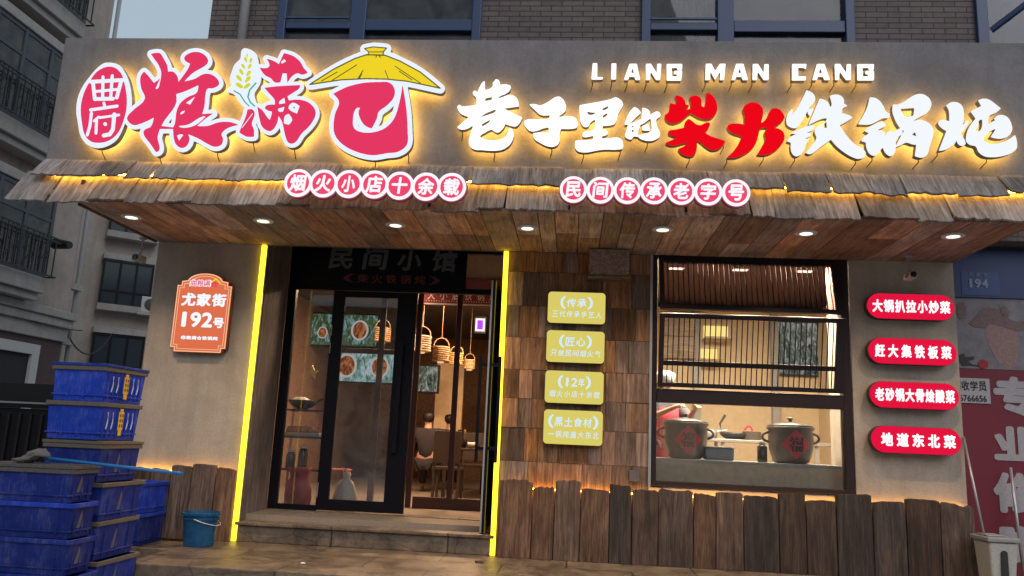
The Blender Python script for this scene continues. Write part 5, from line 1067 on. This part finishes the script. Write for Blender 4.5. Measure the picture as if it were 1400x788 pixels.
rd = MB().box(3.9, 7.0, YN-.012, YN+.008, -.1, zn(505)-.004).build('red_banner', MT['posterred'], nb)
for ch, y0, y1, x0, x1 in (('专', 514, 572, 1356, 1424), ('业', 582, 632, 1356, 1424), ('修', 645, 704, 1356, 1424), ('脚', 718, 778, 1362, 1430)): nw(ch, x0, y0, x1, y1, 'posterwhite', rd, .05, .02, YN-.018)
nq = MB().box(at(1300, 535, YN).x, at(1352, 535, YN).x, YN-.024, YN-.013, at(1340, 552, YN).z, at(1340, 518, YN).z).build('notice', MT['notice'], rd)
def nw2(s, xa_, ya_, xb_, yb_): v, u = at(xa_, ya_, YN-.028), at(xb_, yb_, YN-.028); word('notice_lettering', s, v.x, u.x, u.z, v.z, YN-.028, MT['ink'], nb, .12, .015, 0, .003)
nw2('招收学员', 1302, 520, 1350, 535); nw2('18776766656', 1290, 539, 1350, 550)
# white bin and poles
c = at(1360, 735, -.35); bx_, by_ = c.x, -.35; o = thing('waste_bin', 'cream plastic waste bin with grey lid beside the last plank', 'bin', (bx_, by_, 0))
zt2 = c.z
v = []
for z, wx, wy in ((0.001, .10, .12), (zt2-.03, .128, .15)):
    for sx, sy in ((-1, -1), (1, -1), (1, 1), (-1, 1)): v.append((bx_+sx*wx, by_+sy*wy, z))
bd = MB().add(v, [(3, 2, 1, 0), (4, 5, 6, 7)]+[(i, (i+1) % 4, 4+(i+1) % 4, 4+i) for i in range(4)]).build('body', MT['bin'], o, .02, seg=3)
link('slot', slab([rrect(bx_-.028, bx_+.028, .06, zt2-.1, .026)], by_-.155, .03), MT['wok'], bd)
MB().box(bx_-.145, bx_+.145, by_-.17, by_+.17, zt2-.029, zt2+.012).box(bx_-.115, bx_+.04, by_-.1, by_+.1, zt2+.012, zt2+.03).build('lid', MT['grey'], o, .01)
a, b = at(1345, 728, -.35), at(1318, 598, -.02); tag(MB().tube([(a.x, -.35, zt2+.012+.012), (b.x, -.012, b.z)], .012, 8).build('pole', MT['steel'], None, smooth=True), 'thin steel pole leaning from the bin lid to the pillar corner', 'pole')
a = at(1392, 640, .02); tag(MB().tube([(a.x, .05, .001), (a.x-.02, .12, a.z)], .014, 8).build('pole', MT['steel'], None, smooth=True), 'grey pole leaning on the red poster wall', 'pole')

# ---------------------------------------------------------------- buildings on the left
AX = -12.5
ab = thing('apartment_building', 'grey stucco apartment block with iron railed bay windows, left of the restaurant', 'building', (AX-5, 4, -.18))
MB().box(AX-9, AX, -6, 10.3, 3.74, 15).build('wall', MT['stucco'], ab)
MB().box(AX-9, AX+.15, -6, 10.38, 3.35, 3.55).box(AX-9, AX+.06, -6, 10.34, 3.02, 3.349).box(AX-9, AX+.22, -6, 10.42, 3.551, 3.739).build('string_course', MT['band'], ab, .02)
MB().box(AX-9, AX-.02, -6, 10.28, -.4, 3.019).build('ground_wall', MT['brick_red'], ab)
dj = MB().box(AX-.02, AX+.08, 9.15, 9.4, -.18, 2.84).box(AX-.02, AX+.08, 5.0, 9.15, 2.60, 2.84).build('shop_opening', MT['unit'], ab, .01); MB().box(AX-.02, AX+.0, 5.0, 9.15, -.18, 2.60).build('opening_shade', MT['roomdark'], dj)  # dark sheet painted for the unlit inside of the opening
def bay(z0, z1, y1):
    y0 = y1-3.6; X = AX; fx = X+.55
    b = MB(); b.box(X, fx, y0, y1, z0-.38, z0-.02)
    o = b.build('bay_window', MT['band'], ab, .02); MB().box(X, fx-.1, y0+.05, y1-.05, z0-.55, z0-.381).build('bay_corbel', MT['band'], o, .02); MB().box(X, fx+.02, y0-.03, y1+.03, z1, z1+.22).build('bay_cornice', MT['band'], o, .02)
    f = MB(); n = 5
    for k in range(n): yy = y0+.04+(y1-y0-.08)*k/(n-1); f.box(fx-.08, fx-.02, yy-.045, yy+.045, z0-.019, z1-.001)
    f.box(X+.1, X+.2, y1-.07, y1-.01, z0-.019, z1-.001)
    for zz in (z0+.02, z0+(z1-z0)*.70, z1-.06): f.box(fx-.075, fx-.025, y0+.05, y1-.05, zz-.04, zz+.04); f.box(X+.2, fx-.08, y1-.065, y1-.015, zz-.04, zz+.04)
    f.build('window_frame', MT['bayframe'], o)
    MB().box(fx-.055, fx-.045, y0+.05, y1-.05, z0, z1-.02).box(X+.05, fx-.06, y1-.045, y1-.035, z0, z1-.02).build('window_pane', MT['glass_dark'], o)
    MB().box(X+.005, X+.03, y0+.05, y1-.05, z0, z1).build('room_back', MT['roomdark'], o)
    r = MB(); gx = fx+.14
    for zz in (z0+.02, z0+.82, z0+.9): r.bar((gx, y0-.05, zz), (gx, y1+.1, zz), .03); r.bar((gx, y1+.1, zz), (X+.05, y1+.1, zz), .03)
    k = y0
    i = 0
    while k < y1+.1:
        r.bar((gx, k, z0+.02), (gx, k, z0+.9), .022)
        if i % 6 < 3:
            r.bar((gx, k, z0+.1+.2*(i % 3)), (gx, k+.13, z0+.35+.12*(i % 2)), .016); r.bar((gx, k, z0+.62), (gx, k+.13, z0+.45+.2*(i % 2)), .016)
        k += .13 if i % 6 < 3 else .2; i += 1
    r.build('railing', MT['gate'], o)
for z0, z1 in ((4.30, 6.15), (7.40, 9.45), (10.55, 12.4)): bay(z0, z1, 8.55)
q = at(118, 326, 10.35); MB().box(AX-.6, AX-.02, 10.301, 10.34, 5.35, 6.45).build('side_window', MT['navy'], ab); 
MB().tube([(AX+.12, 9.1, 5.25), (AX+.3, 9.0, 5.2), (AX+.75, 8.9, 5.15)], [.07, .13, .09], 8).build('bracket_lamp', MT['gate'], ab)
MB().box(AX-.4, AX-.05, 10.302, 10.33, 5.45, 6.35).build('side_pane', plain('pale_pane', (.35, .42, .46), .3), ab)
for yy, r in ((10.55, .075), (10.9, .055)): MB().tube([(AX-.25, yy, -.18), (AX-.25, yy, 14)], r, 12).build('drain_pipe', MT['pipe'], ab, smooth=True)
for zz in (3.0, 4.4): MB().box(AX-.28, AX-.1, 10.43, 10.95, zz, zz+.15).build('pipe_bracket', MT['band'], ab)
# the building beyond, turned towards us
th = math.radians(38); C0 = at(128, 400, 17.5); ub = Vector((math.cos(th), math.sin(th), 0)); nb2 = Vector((math.sin(th), -math.cos(th), 0))
fb = thing('apartment_building', 'farther pale apartment block with stacked bay windows behind the crates', 'building', (C0.x, 17.5, -.18))
M4 = Matrix(((ub.x, -nb2.x, 0, C0.x), (ub.y, -nb2.y, 0, C0.y), (0, 0, 1, 0), (0, 0, 0, 1)))       # local x along the wall, y into it
def bx4(m, *a): return m.box(*a, M4)
bx4(MB(), -3, 14, 0, 6, -.4, 9.4).build('wall', MT['stucco2'], fb)
for fl in range(4):
    z0 = .6+fl*2.55-.6
    for xo, wd, dp in ((.15, 1.55, .55), (2.1, 1.5, .35), (4.6, 1.6, .55), (6.6, 1.5, .35)):
        b = MB(); bx4(b, xo-.05, xo+wd+.05, -dp-.05, -.001, z0-.22, z0); o = b.build('bay_window', MT['band'], fb); b = MB(); bx4(b, xo-.05, xo+wd+.05, -dp-.05, -.001, z0+1.55, z0+1.75); b.build('bay_cornice', MT['band'], o)
        g = MB(); bx4(g, xo, xo+wd, -dp, -.01, z0+.001, z0+1.549); g.build('window_pane', plain('far_glass', (.035, .045, .055), .12), o)
        f = MB()
        for k in range(4): xx = xo+wd*k/3; bx4(f, xx-.035, xx+.035, -dp-.03, -dp+.03, z0+.001, z0+1.549)
        for zz in (z0+.45, z0+1.48): bx4(f, xo+.035, xo+wd-.035, -dp-.025, -dp+.02, zz-.03, zz+.03)
        f.build('window_frame', MT['black'], o)
for xo, zz, lb in ((1.85, 4.95, 'on the ledge between two bay windows of the farther block'),):
    p = M4 @ Vector((xo, -.45, zz)); o = thing('air_conditioner', 'white air conditioner unit '+lb, 'air conditioner', p)
    bx4(MB(), xo-.4, xo+.4, -.62, -.3, zz, zz+.55).build('casing', MT['unit'], o, .02); q = M4 @ Vector((xo-.1, -.635, zz+.28)); MB().lathe((0, 0, 0), [(.2, 0), (.2, .015), (.03, .02)], 24, 'y').build('fan_grille', MT['wok'], None); g = bpy.context.scene.objects[-1] if False else [k for k in COL.objects if k.name.startswith('fan_grille')][-1]
    g.parent = o; g.location = q-Vector(p); g.rotation_euler = (0, 0, th)
    bx4(MB(), xo-.5, xo+.5, -.66, 0, zz-.1, zz-.002).build('ledge', MT['band'], o)
def cable(label, p, q, sag, r=.02):
    p, q = Vector(p), Vector(q); tag(MB().tube([p.lerp(q, t)-Vector((0, 0, sag*4*t*(1-t))) for t in np.linspace(0, 1, 16)], r, 6).build('power_cable', MT['pin'], None), label, 'cable')
cable('black power cable sagging between the two apartment blocks', at(95, 462, 10.0), at(152, 458, 15.5), .5)
cable('thin black cable running along the apartment block string course', at(0, 418, 7.9), at(112, 452, 10.6), .12, .015)
# dark gate and wall behind the crates
gt = thing('metal_gate', 'black metal gate with upright pickets behind the crate stacks', 'gate', (-8.3, 3, -.18))
GX0, GX1 = -10.2, -6.2
MB().box(GX0, GX1, 3.0, 3.04, 1.30, 1.66).box(GX0, GX1, 3.06, 3.09, -.1, 1.29).build('panel', MT['gate'], gt, .006)
pk = MB(); k = GX0+.1
while k < GX1: pk.box(k-.02, k+.02, 2.93, 2.99, -.16, 1.22); k += .17
pk.build('picket', MT['gate'], gt, .006); MB().box(GX0, GX1, 2.90, 2.925, 1.36, 1.385).build('rail', MT['steel'], gt)
MB().box(GX0-.1, GX0, 2.9, 3.1, -.18, 1.75).box(GX1, GX1+.1, 2.9, 3.1, -.18, 1.75).build('gate_post', MT['gate'], gt)

# ---------------------------------------------------------------- across the street: what the shop glass mirrors
ob_ = thing('street_building', 'low dark building row across the street, mirrored in the shop glass', 'building', (0, -31, -.18))
MB().box(-45, 45, -38, -30, -.18, 7.2).build('wall', MT['stucco'], ob_); MB().box(-45.3, 45.3, -38.3, -29.7, 7.201, 7.5).build('roof', MT['roomdark'], ob_)
for k in range(14):
    x = -42+k*6.2; f = MB().box(x, x+4.6, -29.99, -29.9, -.1, 2.9).build('shop_window', MT['roomdark'], ob_)
    MB().box(x+.15, x+4.45, -29.89, -29.87, .4, 2.5).build('lit_pane' if k % 3 == 1 else 'pane', MT['shoplit'] if k % 3 == 1 else MT['glass_dark'], f)
    MB().box(x+.6, x+3.8, -29.99, -29.93, 4.2, 5.9).build('upper_window', MT['roomdark'], ob_)

for x, y, lb, nm, sz in ((-2.3, -1.2, 'small crumpled white paper scrap on the paving before the entrance step', 'paper_scrap', .022), (1.4, -.9, 'small crumpled white paper scrap on the paving below the kitchen window', 'paper_scrap', .018)):
    rnd = random.Random(int(x*10)); m_ = MB().lathe((x, y, .001), [(sz*.6, 0), (sz*1.2, sz*.2), (sz, sz*.6), (sz*.3, sz*.7)], 7); m_.v = [(a+rnd.uniform(-.3, .3)*sz, b+rnd.uniform(-.3, .3)*sz, c+(rnd.uniform(0, .3)*sz if c > .005 else 0)) for a, b, c in m_.v]
    tag(m_.build(nm, MT['white'], None), lb, 'litter')
